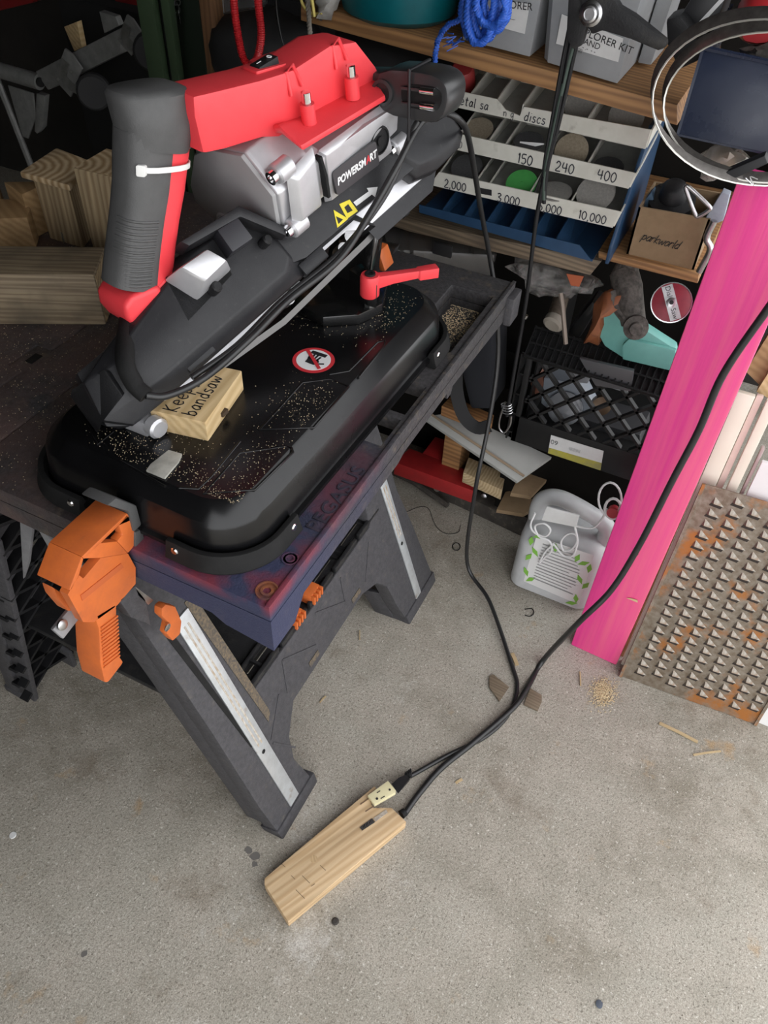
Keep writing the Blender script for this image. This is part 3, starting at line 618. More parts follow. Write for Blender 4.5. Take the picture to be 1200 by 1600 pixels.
# ---- grip: swept cross-sections from the cap to the foot
gp = [(.252, .297, .046), (.255, .290, .053), (.250, .258, .052), (.236, .236, .050), (.213, .200, .047), (.193, .174, .045), (.172, .146, .046), (.156, .124, .048), (.144, .106, .050), (.130, .092, .052)]
ga = -.066
def gsec(i, wa, wl, shift=0):
    l, b, w = gp[i]; j0, j1 = max(i - 1, 0), min(i + 1, len(gp) - 1)
    t = V((gp[j0][0] - gp[j1][0], 0, gp[j0][1] - gp[j1][1])).normalized() if i not in (0, 1) else V((.35, 0, .93)).normalized()
    n_ = V((t.z, 0, -t.x)); out = []
    for k in range(20):
        a = 2 * PI * k / 20; ca, sa = math.cos(a), math.sin(a)
        sq = lambda q: math.copysign(abs(q) ** .7, q)
        out.append(MH @ (V((l, ga, b)) + n_ * (sq(ca) * wl + shift) + V((0, sq(sa) * wa, 0))))
    return out
gr_ = MB(); gr_.grid([gsec(0, .024, .038, .003), gsec(1, .031, .047, .004), gsec(2, .032, .048, .004), gsec(3, .029, .041)], True, True, True)
gr_.build('grip_cap', GRIP, saw, smooth=50)
MB().grid([gsec(i, .0275, gp[i][2] * .66, -.010) for i in range(2, 9)], True, True, True).build('grip_rubber', GRIP, saw, smooth=60)
MB().grid([gsec(i, .0245, gp[i][2] * .64, .012) for i in range(2, 10)], True, True, True).build('grip_core', RED, saw, smooth=60)
for k in range(14):
    t = k / 13; i = 5 + 2.6 * t; i0 = int(i); f_ = i - i0
    l, b = gp[i0][0] * (1 - f_) + gp[i0 + 1][0] * f_, gp[i0][1] * (1 - f_) + gp[i0 + 1][1] * f_
    c = V((l, ga, b)); n_ = V((.84, 0, -.54))
    MB().tube([MH @ (c + n_ * (.0295 * math.copysign(abs(math.cos(a)) ** .7, math.cos(a)) - .010) + V((0, .0272 * abs(math.sin(a)) ** .7, 0))) for a in [math.radians(q) for q in range(80, 181, 14)]], .0018, 6).build('grip_rib', GRIP, saw, smooth=80)
MB().prism([hp(u, v, -.036) for u, v in ((206, 464), (250, 446), (262, 466), (260, 498), (236, 519), (214, 517), (200, 500), (196, 480))], Aa * -.060).build('grip_foot', RED, saw, .012, 3, smooth=50)
MB().prism([hp(u, v, -.040) for u, v in ((236, 462), (258, 436), (276, 424), (285, 428), (282, 452), (262, 488), (240, 505))], Aa * -.05).build('grip_toe', RED, saw, .005)
# nylon tie round the grip
tl, tbb = .224, .222
tieP = []
for k in range(24):
    a = 2 * PI * k / 24; n_ = V((.87, 0, -.45)).normalized()
    tieP.append(MH @ (V((tl + .004, ga, tbb)) + n_ * (math.copysign(abs(math.cos(a)) ** .75, math.cos(a)) * .041 + .002) + V((0, math.copysign(abs(math.sin(a)) ** .75, math.sin(a)) * .0305, 0))))
tie = thing('cable_tie', tieP[0], 'white nylon cable tie round the saw grip', 'cable tie')
ti = MB(); up_ = (Bb * .9 + Lx * .45).normalized(); rows = []
cen = sum(tieP, V()) / 24
for p in tieP + [tieP[0]]:
    o_ = (p - cen).normalized(); rows.append([p - up_ * .003, p + up_ * .003, p + up_ * .003 + o_ * .0016, p - up_ * .003 + o_ * .0016])
ti.grid(rows, True).build('band', ZIPT, tie, smooth=40)
hd = tieP[10]
MB(frame(tieP[9], up_, (tieP[8] - tieP[10]).normalized(), ((tieP[9] - cen).normalized()))).prism(rrect(-.006, .006, -.005, .005, .002, -.001, 3), (0, 0, .007)).build('head', ZIPT, tie, .001)
# rear handle block with bolts and its wire tie
HB = mat('black_handle_block', (.026, .026, .027), (.034, .034, .035), .32)
hc = Hh(.655, -.06, .128)
e_ = V((.93, -.10, .1)).normalized(); u_ = V((0, 0, 1)); w_ = e_.cross(u_).normalized(); u_ = w_.cross(e_)
MHB = frame(onz(629, 148, 1.185), e_, u_, w_)   # x right, y up, z towards the viewer
prof = smoothpts([(-.035, -.022, 0), (.03, -.03, 0), (.055, -.024, 0), (.066, 0, 0), (.06, .02, 0), (.03, .028, 0), (-.035, .022, 0)], 3, True)
MB(MHB).prism(prof, (0, 0, -.05)).build('rear_handle', HB, saw, .004)
inn = [V((p.x * .55 + .022, p.y * .5, .0)) for p in prof]
MB(MHB).prism([(p.x, p.y, -.001) for p in inn], (0, 0, .0022)).build('handle_recess', RUB, saw)
for yy in (-.009, .009):
    MB(MHB).strip([(.0, yy, .001), (.045, yy, .001)], (0, 0, 1), .004, .004).build('handle_fin', HB, saw, .001)
    MB().lathe(MHB @ V((.03, yy, .004)), [(.0045, 0), (.0045, .02)], e_, 12).build('handle_bolt', CHROME, saw)
MB().lathe(MHB @ V((-.03, 0, .001)), [(.016, -.004), (.016, .002), (.012, .003), (.012, -.002)], w_, 20).build('handle_eye', HB, saw)
MB(MHB).prism([(-.13, .012, -.05), (-.03, .02, -.045), (-.03, -.018, -.045), (-.11, -.03, -.05)], (0, 0, .035)).build('handle_arm', HB, saw, .005)
MB().tube([MHB @ V(q) for q in ((.012, .03, -.05), (.014, .031, .004), (.012, -.032, .006), (.006, -.055, .0))], .0022, 6).build('handle_wire', INK, saw)
# pivot bracket between turntable and head
pv = onz(540, 450, PT + .018)
MB().prism([(pv.x - .05, pv.y + .02, PT + .018), (pv.x + .03, pv.y + .02, PT + .018), (pv.x + .025, pv.y + .05, .99), (pv.x - .05, pv.y + .06, .99)], (0, .035, .012)).build('pivot_bracket', GLOSS, saw, .003)
MB().prism([onz(545, 420, .95), onz(575, 440, .95), onz(590, 445, .945), onz(565, 410, .955)], (0, 0, -.04)).build('pivot_plate', GLOSS, saw, .002)
# ---- saw's own cord: from the grip foot, round the guard and up to the rear handle
def cord(pts, r_, n=6): return MB().tube(smoothpts(pts, n), r_, 10)
CORD = mat('black_cord', (.014, .014, .015), (.02, .02, .02), .38)
bt = Hh(.118, ga, .082)
sl = MB().tube(smoothpts([bt, pl(195, 560, G(.07, -.05, .05), Nn), pl(210, 600, G(.05, -.03, .058), Nn), pl(228, 618, G(.05, -.02, .062), Nn)], 5), [.0115] * 11 + [.0105] * 5, 12).build('cord_sleeve', RUB, saw, smooth=60)
crd = [pl(228, 618, G(.05, -.02, .062), Nn), pl(262, 618, G(0, 0, .06), Nn), pl(320, 590, G(0, 0, .055), Nn), pl(390, 530, G(0, 0, .05), Nn), pl(450, 470, G(0, 0, .046), Nn), pl(530, 405, G(0, 0, .050), Nn), pl(580, 330, G(0, 0, .058), Nn), pl(620, 260, G(0, 0, .075), Nn), pl(655, 195, G(0, 0, .085), Nn), pl(690, 176, G(0, 0, .09), Nn), pl(722, 192, G(0, 0, .085), Nn), (-.445, 1.19, 1.04), (-.405, 1.23, .93)]
# falls beyond the table's far edge, then over the floor to the outlet
fall = [ony(765, 400, 1.335), ony(775, 470, 1.32), ony(778, 560, 1.31), ony(764, 660, 1.27), ony(742, 770, 1.22), onz(730, 880, .055), onz(765, 940, .02), onz(800, 1040, .006), onz(808, 1075, .005), onz(795, 1115, .006), onz(760, 1150, .009), onz(700, 1180, .006), onz(655, 1205, .010), onz(640, 1213, .012)]
pc = cord(crd[:-2] + [ony(735, 230, 1.20), ony(750, 320, 1.28)] + fall, .0047, 7).build('power_cord', CORD, saw, smooth=60)
cord([pl(300, 590, G(0, 0, .050), Nn), pl(370, 540, G(0, 0, .044), Nn), pl(440, 470, G(0, 0, .042), Nn), pl(520, 405, G(0, 0, .044), Nn), pl(570, 350, G(0, 0, .05), Nn), pl(610, 290, G(0, 0, .06), Nn), pl(640, 215, G(0, 0, .08), Nn), pl(652, 190, G(0, 0, .088), Nn)], .0042).build('power_cord', CORD, saw, smooth=60)
# ================================================================== things on the table
# marked wood block
BW = wood('pale_pine', (.62, .46, .25), (.50, .35, .17), rot=(0, 0, 0), scale=40, stretch=(1, .08, 1))
bxa = V((-.513, .585, PT)); ub = V((-.02, .11, 0)); vb = V((-.080, -.006, 0)); vb = V((-ub.y, ub.x, 0)).normalized() * .075
wb = thing('wood_block', bxa, 'small pale pine block marked Keep bandsaw, on the pan', 'wood block')
MB().prism([bxa, bxa + ub, bxa + ub + vb, bxa + vb], (0, 0, .031)).build('block', BW, wb, .0015)
uh, vh = ub.normalized(), vb.normalized()
Mt = frame(bxa + vb * .80 + ub * .05 + V((0, 0, .0313)), uh, vh * 1, (0, 0, 1))
Mt1 = frame(bxa + vb * .55 + ub * .05 + V((0, 0, .0313)), uh, vh, (0, 0, 1)); Mt2 = frame(bxa + vb * .22 + ub * .05 + V((0, 0, .0313)), uh, vh, (0, 0, 1))
scrawl('lettering', 'Keep', INK, wb, Mt1, .020, .0016)
scrawl('lettering', 'bandsaw', INK, wb, Mt2, .019, .0016)
MB().span((bxa.x - .012, bxa.y + .040, PT + .008), (bxa.x - .004, bxa.y + .052, PT + .014)).build('notch', mat('dark_notch', (.05, .03, .015), None, .9), wb)
# grey cut-off offcut lying on the pan
OFC = mat('grey_offcut', (.38, .37, .33), (.52, .51, .46), .5, .2, scale=60)
oq = pz((229, 738), (236, 728), (264, 706), (285, 712), (280, 724), (258, 750))
MB().prism([p + V((0, 0, .0005)) for p in oq], (0, 0, .003)).build('metal_offcut', OFC, bev=.0006, label='small pale grey angled metal offcut lying on the black pan', cat='offcut')
# orange trigger clamp at the near edge
CX = -.545
cl = thing('trigger_clamp', (CX, .40, .56), 'orange trigger clamp hooked over the near edge of the table', 'clamp')
def cxp(*uv): return [onx(u, v, CX) for u, v in uv]
t_ = V((-.032, 0, 0))
# head: outline as bars so the two triangular openings stay open
def bar(pts, name='frame_bar', thick=-.032, m=None, bev=.003): return MB().prism(cxp(*pts), (thick, 0, 0)).build(name, m or ORG, cl, bev)
bar([(128, 870), (199, 802), (201, 807), (132, 874)], 'top_bar', -.048, bev=.0015)
bar([(131, 873), (201, 807), (204, 812), (185, 820), (154, 849)], 'top_bar', -.010, bev=.001)
bar([(199, 802), (207, 812), (212, 833), (211, 853), (200, 865), (183, 846), (192, 836), (185, 820)], 'jaw_post', -.012, bev=.002)
bar([(131, 873), (154, 849), (183, 846), (200, 865), (157, 872)], 'strut', -.010, bev=.001)
bar([(124, 899), (130, 904), (157, 872), (200, 865), (212, 887), (212, 912), (183, 946), (147, 972), (130, 972), (106, 929), (112, 918)], 'body', -.012, bev=0)
MB().prism([onx(u, v, CX - .0115) for u, v in ((126, 930), (160, 900), (196, 876), (206, 890), (206, 908), (182, 938), (148, 962), (132, 962))], (-.026, 0, 0)).build('inner_body', ORG, cl, .003)
bar([(108, 923), (128, 870), (131, 873), (124, 899), (112, 922)], 'back_bar', -.048, bev=.0015)
bar([(147, 962), (183, 940), (183, 970), (187, 1025), (194, 1035), (170, 1067), (164, 1067), (157, 1037), (155, 984)], 'trigger_handle', -.040, bev=.004)
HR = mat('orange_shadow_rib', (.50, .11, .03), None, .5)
for k in range(12):
    u0, v0 = 153 + k * .4, 981 + k * 5.6
    p = [onx(u0 + 4, v0, CX), onx(u0 + 30 - k * .1, v0 - 19, CX)]
    MB().strip(p, (1, 0, 0), .0028, .0018).build('handle_rib', ORG, cl)
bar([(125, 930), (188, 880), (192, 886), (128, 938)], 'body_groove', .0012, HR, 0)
pad = MB().prism([onx(u, v, CX + .003) for u, v in ((168, 790), (182, 778), (214, 790), (222, 820), (210, 832), (202, 800))], (-.04, 0, 0)); pad.build('jaw_pad', GRIP, cl, .003)
pad2 = MB().prism([onx(u, v, CX + .003) for u, v in ((212, 832), (222, 826), (227, 845), (216, 862), (212, 855))], (-.038, 0, 0)); pad2.build('jaw_pad', GRIP, cl, .002)
bar([(186, 938), (212, 915), (228, 935), (236, 978), (225, 972), (205, 965)], 'bar_bracket', -.02, CHAR, .002)
MB().prism([onx(u, v, CX) for u, v in ((212, 917), (240, 938), (232, 945), (216, 930))], (-.004, 0, 0)).build('clamp_bar', STEEL, cl)
bar([(240, 945), (247, 938), (262, 942), (272, 965), (270, 985), (258, 996), (248, 985), (252, 968), (240, 957)], 'lower_jaw', .014)
MB().lathe(onx(261, 980, CX + .014), [(.006, 0), (.006, .0015), (.003, .002)], (1, 0, 0), 14).build('rivet', CHROME, cl)
MB().prism([onx(u, v, CX - .035) for u, v in ((84, 918), (112, 935), (120, 952), (108, 956), (90, 935))], (-.02, 0, 0)).build('release_lever', ORG, cl, .003)
MB().strip([onx(118, 950, CX - .04), onx(100, 972, CX - .04), onx(86, 990, CX - .04)], (1, 0, .3), .022, .006).build('clamp_link', GREYP, cl, .002)
MB().lathe(onx(96, 976, CX - .034), [(.007, 0), (.007, .003), (.004, .004)], (1, 0, .3), 14).build('rivet', STEEL, cl)
# second clamp: only its orange tip and bar end show at the far side
c2 = thing('trigger_clamp', (-.60, 1.18, .80), 'orange clamp tip showing behind the saw at the far edge', 'clamp')
q2 = [onz(556, 400, .86), onz(590, 390, .86), onz(600, 418, .84), onz(582, 418, .84)]
MB().prism([ony(555, 400, 1.14), ony(572, 389, 1.14), ony(592, 394, 1.14), ony(602, 424, 1.14), ony(594, 424, 1.14), ony(586, 404, 1.14), ony(570, 408, 1.14)], (0, .035, 0)).build('jaw', ORG, c2, .002)
MB().prism([ony(552, 412, 1.15), ony(576, 405, 1.15), ony(576, 440, 1.15), ony(556, 440, 1.15)], (0, .03, 0)).build('jaw_pad', GRIP, c2, .002)
MB().prism([ony(585, 384, 1.2), ony(618, 388, 1.2), ony(612, 400, 1.2), ony(590, 400, 1.2)], (0, .02, 0)).build('clamp_bar', STEEL, c2, .001)
# timber on the left half of the table
TW = wood('weathered_treated', (.30, .235, .15), (.185, .135, .085), rot=(0, 0, -.52), scale=55, stretch=(.05, 1, 1.3), c3=(.10, .08, .055), dist=6)
EG = wood('end_grain', (.56, .43, .27), (.30, .19, .09), ring=True, scale=22, dist=2.2)
EGV = wood('end_grain_side', (.50, .38, .22), (.28, .19, .10), ring=True, rot=(PI / 2, 0, 0), scale=45, dist=2)
p0, p1 = onz(-60, 507, TZ), onz(166, 508, TZ); dd = (p1 - p0); dd.z = 0; dn = dd.normalized(); sn = V((-dn.y, dn.x, 0))
tm = thing('timber_offcut', (p0 + p1) / 2, 'weathered square timber lying across the left of the table', 'timber')
MB().prism([p0, p1, p1 + V((0, 0, .092)), p0 + V((0, 0, .092))], sn * .09).build('beam', TW, tm, .004)
MB().prism([p1 + dn * .0004 + V((0, 0, .004)) + sn * .004, p1 + dn * .0004 + sn * .086 + V((0, 0, .004)), p1 + dn * .0004 + sn * .086 + V((0, 0, .088)), p1 + dn * .0004 + sn * .004 + V((0, 0, .088))], dn * .0006).build('end_grain', EGV, tm)
# upright post offcut
TW2 = wood('treated_post', (.42, .32, .19), (.26, .18, .10), rot=(0, PI / 2, 0), scale=55, stretch=(.06, 1, 1), dist=4)
hh = .175
a, b, c = onz(114, 262, TZ + hh), onz(198, 282, TZ + hh), onz(180, 222, TZ + hh)
ex = (b - a).normalized(); ey = V((-ex.y, ex.x, 0)); sz = .09
up = thing('timber_post', (a.x, a.y, TZ), 'upright square post offcut showing ringed end grain, behind the saw grip', 'timber')
q = [a, a + ex * sz, a + ex * sz + ey * sz, a + ey * sz]
MB().prism([V((p.x, p.y, TZ)) for p in q], (0, 0, hh)).build('post', TW2, up, .003)
MB().prism([p + V((0, 0, .0003)) + ((sum(q, V()) / 4) - p) * .06 for p in q], (0, 0, .0006)).build('end_grain', EG, up)
# short round-cornered slice standing behind
h2 = .13
q = [onz(30, 268, TZ + h2), onz(108, 289, TZ + h2), onz(140, 250, TZ + h2), onz(88, 230, TZ + h2)]
c4 = sum(q, V()) / 4
sl_ = thing('timber_slice', (c4.x, c4.y, TZ), 'flat ringed slab of pine on top of a short offcut', 'timber')
MB().prism([p - V((0, 0, .012)) for p in q], (0, 0, .012)).build('slab', EG, sl_, .004)
MB().prism([V((c4.x + (p.x - c4.x) * .72, c4.y + (p.y - c4.y) * .72, TZ)) for p in q], (0, 0, h2 - .012)).build('support', TW2, sl_, .002)
# small block cut-offs
BR = wood('brown_offcut', (.42, .27, .13), (.33, .20, .09), rot=(0, 0, .4), scale=40, stretch=(.1, 1, 1))
for i, (tops, zt, lab) in enumerate((
        ([(6, 284), (78, 283), (34, 304)], .085, 'brown wedge cut-off with a slanted top, between beam and slab'),
        ([(-12, 310), (30, 312), (47, 324), (42, 340), (-15, 342)], .06, 'brown cut-off with a five-sided top, against the weathered timber'),
        ([(-40, 262), (-8, 268), (-4, 292), (-40, 296)], .075, 'brown cut-off partly outside the picture at the left edge'),
        ([(84, 305), (108, 304), (114, 318), (88, 322)], .045, 'small square brown cut-off between wedge and upright post'))):
    P = [onz(u, v, TZ + zt) for u, v in tops]; c_ = sum(P, V()) / len(P)
    bb_ = [V((c_.x + (p.x - c_.x) * 1.0, c_.y + (p.y - c_.y) * 1.0, TZ)) for p in P]
    if i == 0: P = [P[0], P[1], P[2]]; 
    MB().prism(bb_, (0, 0, zt)).build('wood_cutoff', BR, bev=.0015, label=lab, cat='wood offcut', group='brown wood cut-offs')
# metal slat tool lying between them
MB().prism([onz(92, 360, TZ + .02), onz(128, 338, TZ + .02), onz(131, 342, TZ + .02), onz(96, 365, TZ + .02)], (0, 0, -.018)).build('steel_rule', STEEL, label='thin steel bar lying beside the brown cut-offs', cat='steel bar')
# ================================================================== shelving at the back
SHW = wood('shelf_pine', (.36, .19, .075), (.22, .11, .045), scale=45, stretch=(.05, 1, 1), dist=4)
SHG = wood('grey_plank', (.22, .165, .11), (.12, .09, .06), scale=60, stretch=(.05, 1, 1), dist=5, c3=(.08, .06, .045))
def face(pts, y, dy, name, m, par=None, bev=.0015, **k): return MB().prism([ony(u, v, y) for u, v in pts], (0, dy, 0)).build(name, m, par, bev, **k)
face([(470, 5), (650, 55), (1058, 164), (1058, 196), (650, 82), (470, 32)], 1.45, .40, 'shelf_board', SHW, label='worn brown shelf board under the grey bins', cat='shelf board')
face([(560, 318), (640, 345), (940, 408), (922, 430), (640, 362), (560, 336)], 1.44, .42, 'shelf_board', SHG, label='grey splintered shelf board under the disc organizer', cat='shelf board')
face([(935, 392), (1092, 430), (1090, 443), (935, 404)], 1.45, .40, 'shelf_board', SHW, label='short brown shelf board under the cardboard box', cat='shelf board')
# near-black board and box added to darken the lit gaps around the crate
NB = mat('near_black_shade', (.010, .009, .008), None, .95, spec=.1)
MB().span((-.86, 1.87, 0), (.07, 1.89, 1.75)).build('shade_backboard', NB, bev=.001, label='near-black board added to darken the back of the shelves', cat='board')
MB().span((-.35, 1.47, 0), (0.02, 1.78, .292)).build('shade_box', NB, bev=.004, label='near-black box added to darken the gap under the milk crate, behind the jug', cat='box')
# shelf uprights, mostly hidden
MB().span((-.80, 1.80, 0), (-.74, 1.84, 1.6)).build('shelf_upright', SHW, bev=.003, label='brown wooden upright at the back of the shelves, behind the saw', cat='upright')
MB().span((.0, 1.80, 0), (.06, 1.84, 1.5)).build('shelf_upright', SHW, bev=.003, label='brown wooden upright at the back of the shelves, behind the pink post', cat='upright')
# ---------------- grey storage bins
BIN = mat('grey_bin', (.30, .31, .32), (.27, .28, .29), .5)
PAPER = mat('white_paper', (.66, .66, .65), (.6, .6, .59), .8)
def bin_(fr, y, dep, h, lab, flare=.014):
    A_, B_ = ony(*fr[0], y) + V((0, 0, .010)), ony(*fr[1], y) + V((0, 0, .010))
    b = thing('storage_bin', (A_ + B_) / 2 + V((0, dep / 2, 0)), lab, 'bin', 'grey plastic bins on the shelf')
    lo = [A_, B_, B_ + V((0, dep, 0)), A_ + V((0, dep, 0))]
    hi = [A_ + V((-flare, -flare, h)), B_ + V((flare, -flare, h)), B_ + V((flare, dep + flare, h)), A_ + V((-flare, dep + flare, h))]
    t = .004
    lo2 = [A_ + V((t, t, t)), B_ + V((-t, t, t)), B_ + V((-t, dep - t, t)), A_ + V((t, dep - t, t))]
    hi2 = [hi[0] + V((t, t, 0)), hi[1] + V((-t, t, 0)), hi[2] + V((-t, -t, 0)), hi[3] + V((t, -t, 0))]
    m = MB(); m.grid([lo, hi, hi2, lo2], True, True, True); m.build('body', BIN, b, .003)
    return b, A_, B_, hi
b1, A1_, B1_, h1_ = bin_(((722, 72), (826, 99)), 1.47, .30, .20, 'grey plastic storage bin behind the blue rope')
b2, A2_, B2_, h2_ = bin_(((853, 108), (962, 141)), 1.465, .30, .20, 'grey plastic storage bin behind the black ratchet lever, right of the other bin')
MB().prism([A2_ + V((-.012, .02, 0)), A2_ + V((.003, .0, 0)), h2_[0] + V((.004, 0, 0)), h2_[0] + V((-.012, .02, 0))], (0, .02, 0)).build('corner_rib', BIN, b2, .002)
MB().prism([B2_ + V((.004, .12, .002)), B2_ + V((.028, .12, .002)), h2_[1] + V((.028, .15, 0)), h2_[1] + V((0, .15, 0))], (0, .1, 0)).build('side_rib', BIN, b2, .003)
def onface(u, v, P, Q, R_):
    n = (Q - P).cross(R_ - P).normalized(); n = n if n.y < 0 else -n; return pl(u, v, P + n * .002, n), n
def sticker(b, quad, P, Q, R_, lines):
    pts = []; 
    for u, v in quad: p, n = onface(u, v, P, Q, R_); pts.append(p)
    o = MB().prism(pts, n * .0006).build('paper_label', PAPER, b)
    ex = (pts[1] - pts[0]).normalized(); ey = n.cross(ex)
    for s_, fx, fy, sz in lines:
        p = pts[0] + (pts[1] - pts[0]) * fx + (pts[3] - pts[0]) * fy + n * .001
        text('lettering', s_, INK, b, frame(p, ex, ey, n), sz, .0002, align='LEFT')
sticker(b1, [(772, 0), (828, 6), (820, 53), (765, 38)], A1_, B1_, h1_[0], [('XPLORER', .02, .12, .016), ('-  -      ....', .1, .62, .010)])
sticker(b2, [(878, 22), (974, 60), (966, 97), (869, 68)], A2_, B2_, h2_[0], [('XPLORER KIT', .3, .28, .016), ('STAND', .3, .56, .013), ('- .-  - -', .42, .76, .009), ('||||||||', .3, .90, .007)])
# ---------------- disc organizer: blue base with three white tiers
OW = mat('cream_card', (.62, .61, .55), (.54, .53, .47), .7, scale=20, c3=(.35, .33, .28), s3=30, t3=(.62, .8))
OBL = mat('blue_organizer', (.018, .055, .12), (.014, .045, .10), .45)
og = thing('disc_organizer', ony(815, 400, 1.50), 'blue tray with three cream tiers of sanding discs labelled by grit', 'organizer')
MARK = mat('marker_ink', (.03, .03, .04), None, .7)
tiers = [  # left-top, right-top, right-bottom, left-bottom, y
    ([(705, 140), (1017, 203), (1008, 233), (700, 165)], 1.50, [0, .10, .24, .375, .55, .70, 1]),
    ([(716, 209), (993, 271), (982, 295), (708, 233)], 1.465, [0, .177, .274, .513, .74, 1]),
    ([(686, 269), (969, 331), (957, 356), (672, 289)], 1.43, [0, .215, .29, .516, .74, 1])]
TP = []
for ti_, (q, y, cols) in enumerate(tiers):
    a, b, c, d_ = [ony(u, v, y) for u, v in q]; TP.append((a, b, c, d_))
    if ti_ == 0:   # torn middle of the top strip
        t1 = ony(777, 155, y); t2 = ony(790, 172, y); t3 = ony(812, 181, y); t4 = ony(819, 167, y)
        MB().prism([a, t1, t2, t3, t4, b, c, ony(816, 190, y), d_], (0, .003, 0)).build('tier_strip', OW, og)
    else: MB().prism([a, b, c, d_], (0, .003, 0)).build('tier_strip', OW, og)
    back = V((0, .13, .055))
    ex = b - a
    MB().prism([d_ + V((0, .003, .004)), c + V((0, .003, .004)), c + V((0, .14, .02)), d_ + V((0, .14, .02))], (0, 0, -.003)).build('tier_floor', mat('organizer_inside%d' % ti_, (.30, .30, .28), (.24, .24, .225), .8), og)
    for f_ in cols:
        p = a + ex * f_; qd = d_ + (c - d_) * f_
        MB().prism([p + V((0, .003, -.001)), qd + V((0, .003, .002)), qd + V((0, .14, .02)), p + V((0, .14, .030))], ex.normalized() * .0025).build('divider', OW, og)
    MB().prism([d_ + V((0, .14, .015)), c + V((0, .14, .015)), b + V((0, .14, .03)), a + V((0, .14, .03))], (0, .002, 0)).build('tier_back', OW, og)
    ey = (a - d_).normalized(); exn = ex.normalized(); nz_ = exn.cross(ey).normalized()
    def M_at(u, v): return frame(ony(u, v, y - .0006), exn, (ey - exn * ey.dot(exn)).normalized(), V((0, -1, 0)))
    if ti_ == 0:
        scrawl('lettering', 'metal sa', MARK, og, M_at(708, 161), .0155, .0018, .1); scrawl('lettering', 'n g', MARK, og, M_at(786, 181), .013, .0012); scrawl('lettering', 'discs', MARK, og, M_at(818, 188), .0165, .0018, .1)
    elif ti_ == 1:
        scrawl('lettering', '0', MARK, og, M_at(716, 231), .013, .0012)
        for s_, u, v in (('150', 808, 254), ('240', 867, 266), ('400', 932, 279)): scrawl('lettering', s_, MARK, og, M_at(u, v), .0175, .0021)
    else:
        for s_, u, v in (('2,000', 694, 292), ('3,000', 776, 314), ('5,000', 840, 328), ('10,000', 903, 341)): scrawl('lettering', s_, MARK, og, M_at(u, v), .0155, .0020)
        MB().prism([ony(742, 292, y - .001), ony(768, 297, y - .001), ony(768, 306, y - .001), ony(742, 301, y - .001)], (0, .0008, 0)).build('tape_patch', INK, og)
# blue base, its lip, side wall and dividers
l0, l1, l2, l3 = [ony(u, v, 1.415) for u, v in ((655, 320), (905, 383), (925, 409), (655, 332))]
MB().prism([l0, l1, ony(915, 396, 1.415), l2, l3], (0, .003, 0)).build('front_lip', OBL, og)
bz = TP[2][3].z - .05
MB().prism([l3 + V((0, .003, .0)), l2 + V((0, .003, 0)), l2 + V((0, .20, .0)), l3 + V((0, .20, .0))], (0, 0, .003)).build('base_floor', OBL, og)
s0 = [ony(1017, 205, 1.52), ony(1010, 235, 1.50), ony(950, 392, 1.43), ony(928, 408, 1.418)]
MB().prism([V((-.218, 1.42, l2.z)), V((-.218, 1.42, l2.z + .035)), V((-.218, 1.52, 1.03)), V((-.218, 1.66, 1.03)), V((-.218, 1.66, l2.z))], (.007, 0, 0)).build('side_wall', OBL, og, .002)
for k in range(1, 7):
    p = l0 + (l1 - l0) * (k / 7.); q = l3 + (l2 - l3) * (k / 7.)
    MB().prism([p + V((0, .003, -.002)), q + V((0, .003, .002)), q + V((0, .16, .003)), p + V((0, .16, .03))], (.002, 0, 0)).build('base_divider', OBL, og)
# discs in the pockets
def disc(u, v, y, r_, m, lab, tilt=.5, n=1, grp='sanding discs in the organizer'):
    c = ony(u, v, y); ax = V((0, -math.sin(tilt), math.cos(tilt))); o = None
    for k in range(n):
        cc = c - ax * (.0035 * k) + V((0, .003 * k, .002 * k))
        ll = lab if n == 1 else (lab + (', front of the stack' if k == 0 else (', back of the stack' if k == n - 1 else ', middle of the stack')))
        MB().lathe(cc, [(r_, 0), (r_, .002), (r_ * .12, .002), (r_ * .12, .0015)], ax, 28).build('sanding_disc', m, label=ll, cat='disc', group=grp)
TAN = mat('tan_grit', (.20, .165, .115), (.26, .22, .16), .95, scale=300)
GRY = mat('grey_grit', (.19, .185, .17), (.24, .23, .21), .95, scale=300)
DRK = mat('dark_grit', (.035, .035, .036), (.05, .05, .05), .95, scale=300)
GRN = mat('green_disc', (.06, .33, .07), (.05, .28, .06), .8, scale=60)
disc(893, 236, 1.50, .031, TAN, 'tan sanding disc standing in the 240 pocket', .95)
disc(748, 203, 1.505, .028, TAN, 'brownish sanding disc in the pocket left of the empty one, middle tier', .5)
disc(815, 287, 1.465, .030, GRN, 'bright green sanding disc in the 3,000 pocket', .55)
disc(930, 303, 1.465, .034, GRY, 'grey sanding disc in the 10,000 pocket', .75, 3)
disc(728, 262, 1.47, .029, DRK, 'dark sanding disc in the 2,000 pocket', .55, 3)
disc(868, 300, 1.455, .030, GRY, 'pale sanding disc lying in the 5,000 pocket', .2, 2)
disc(826, 222, 1.495, .028, DRK, 'dark sanding disc under a white paper scrap in the 150 pocket', .3)
disc(950, 262, 1.50, .028, DRK, 'dark sanding disc low in the 400 pocket', .3)
disc(908, 165, 1.55, .030, GRY, 'grey sanding disc standing in the top tier behind the cords', 1.2)
disc(979, 182, 1.55, .032, GRY, 'grey sanding disc standing in the top tier at its right end', 1.2)
MB().prism([ony(812, 223, 1.485), ony(850, 226, 1.485), ony(820, 232, 1.485)], (0, .001, .002)).build('paper_scrap', PAPER, label='white torn paper scrap on the 150 pocket disc', cat='paper scrap')
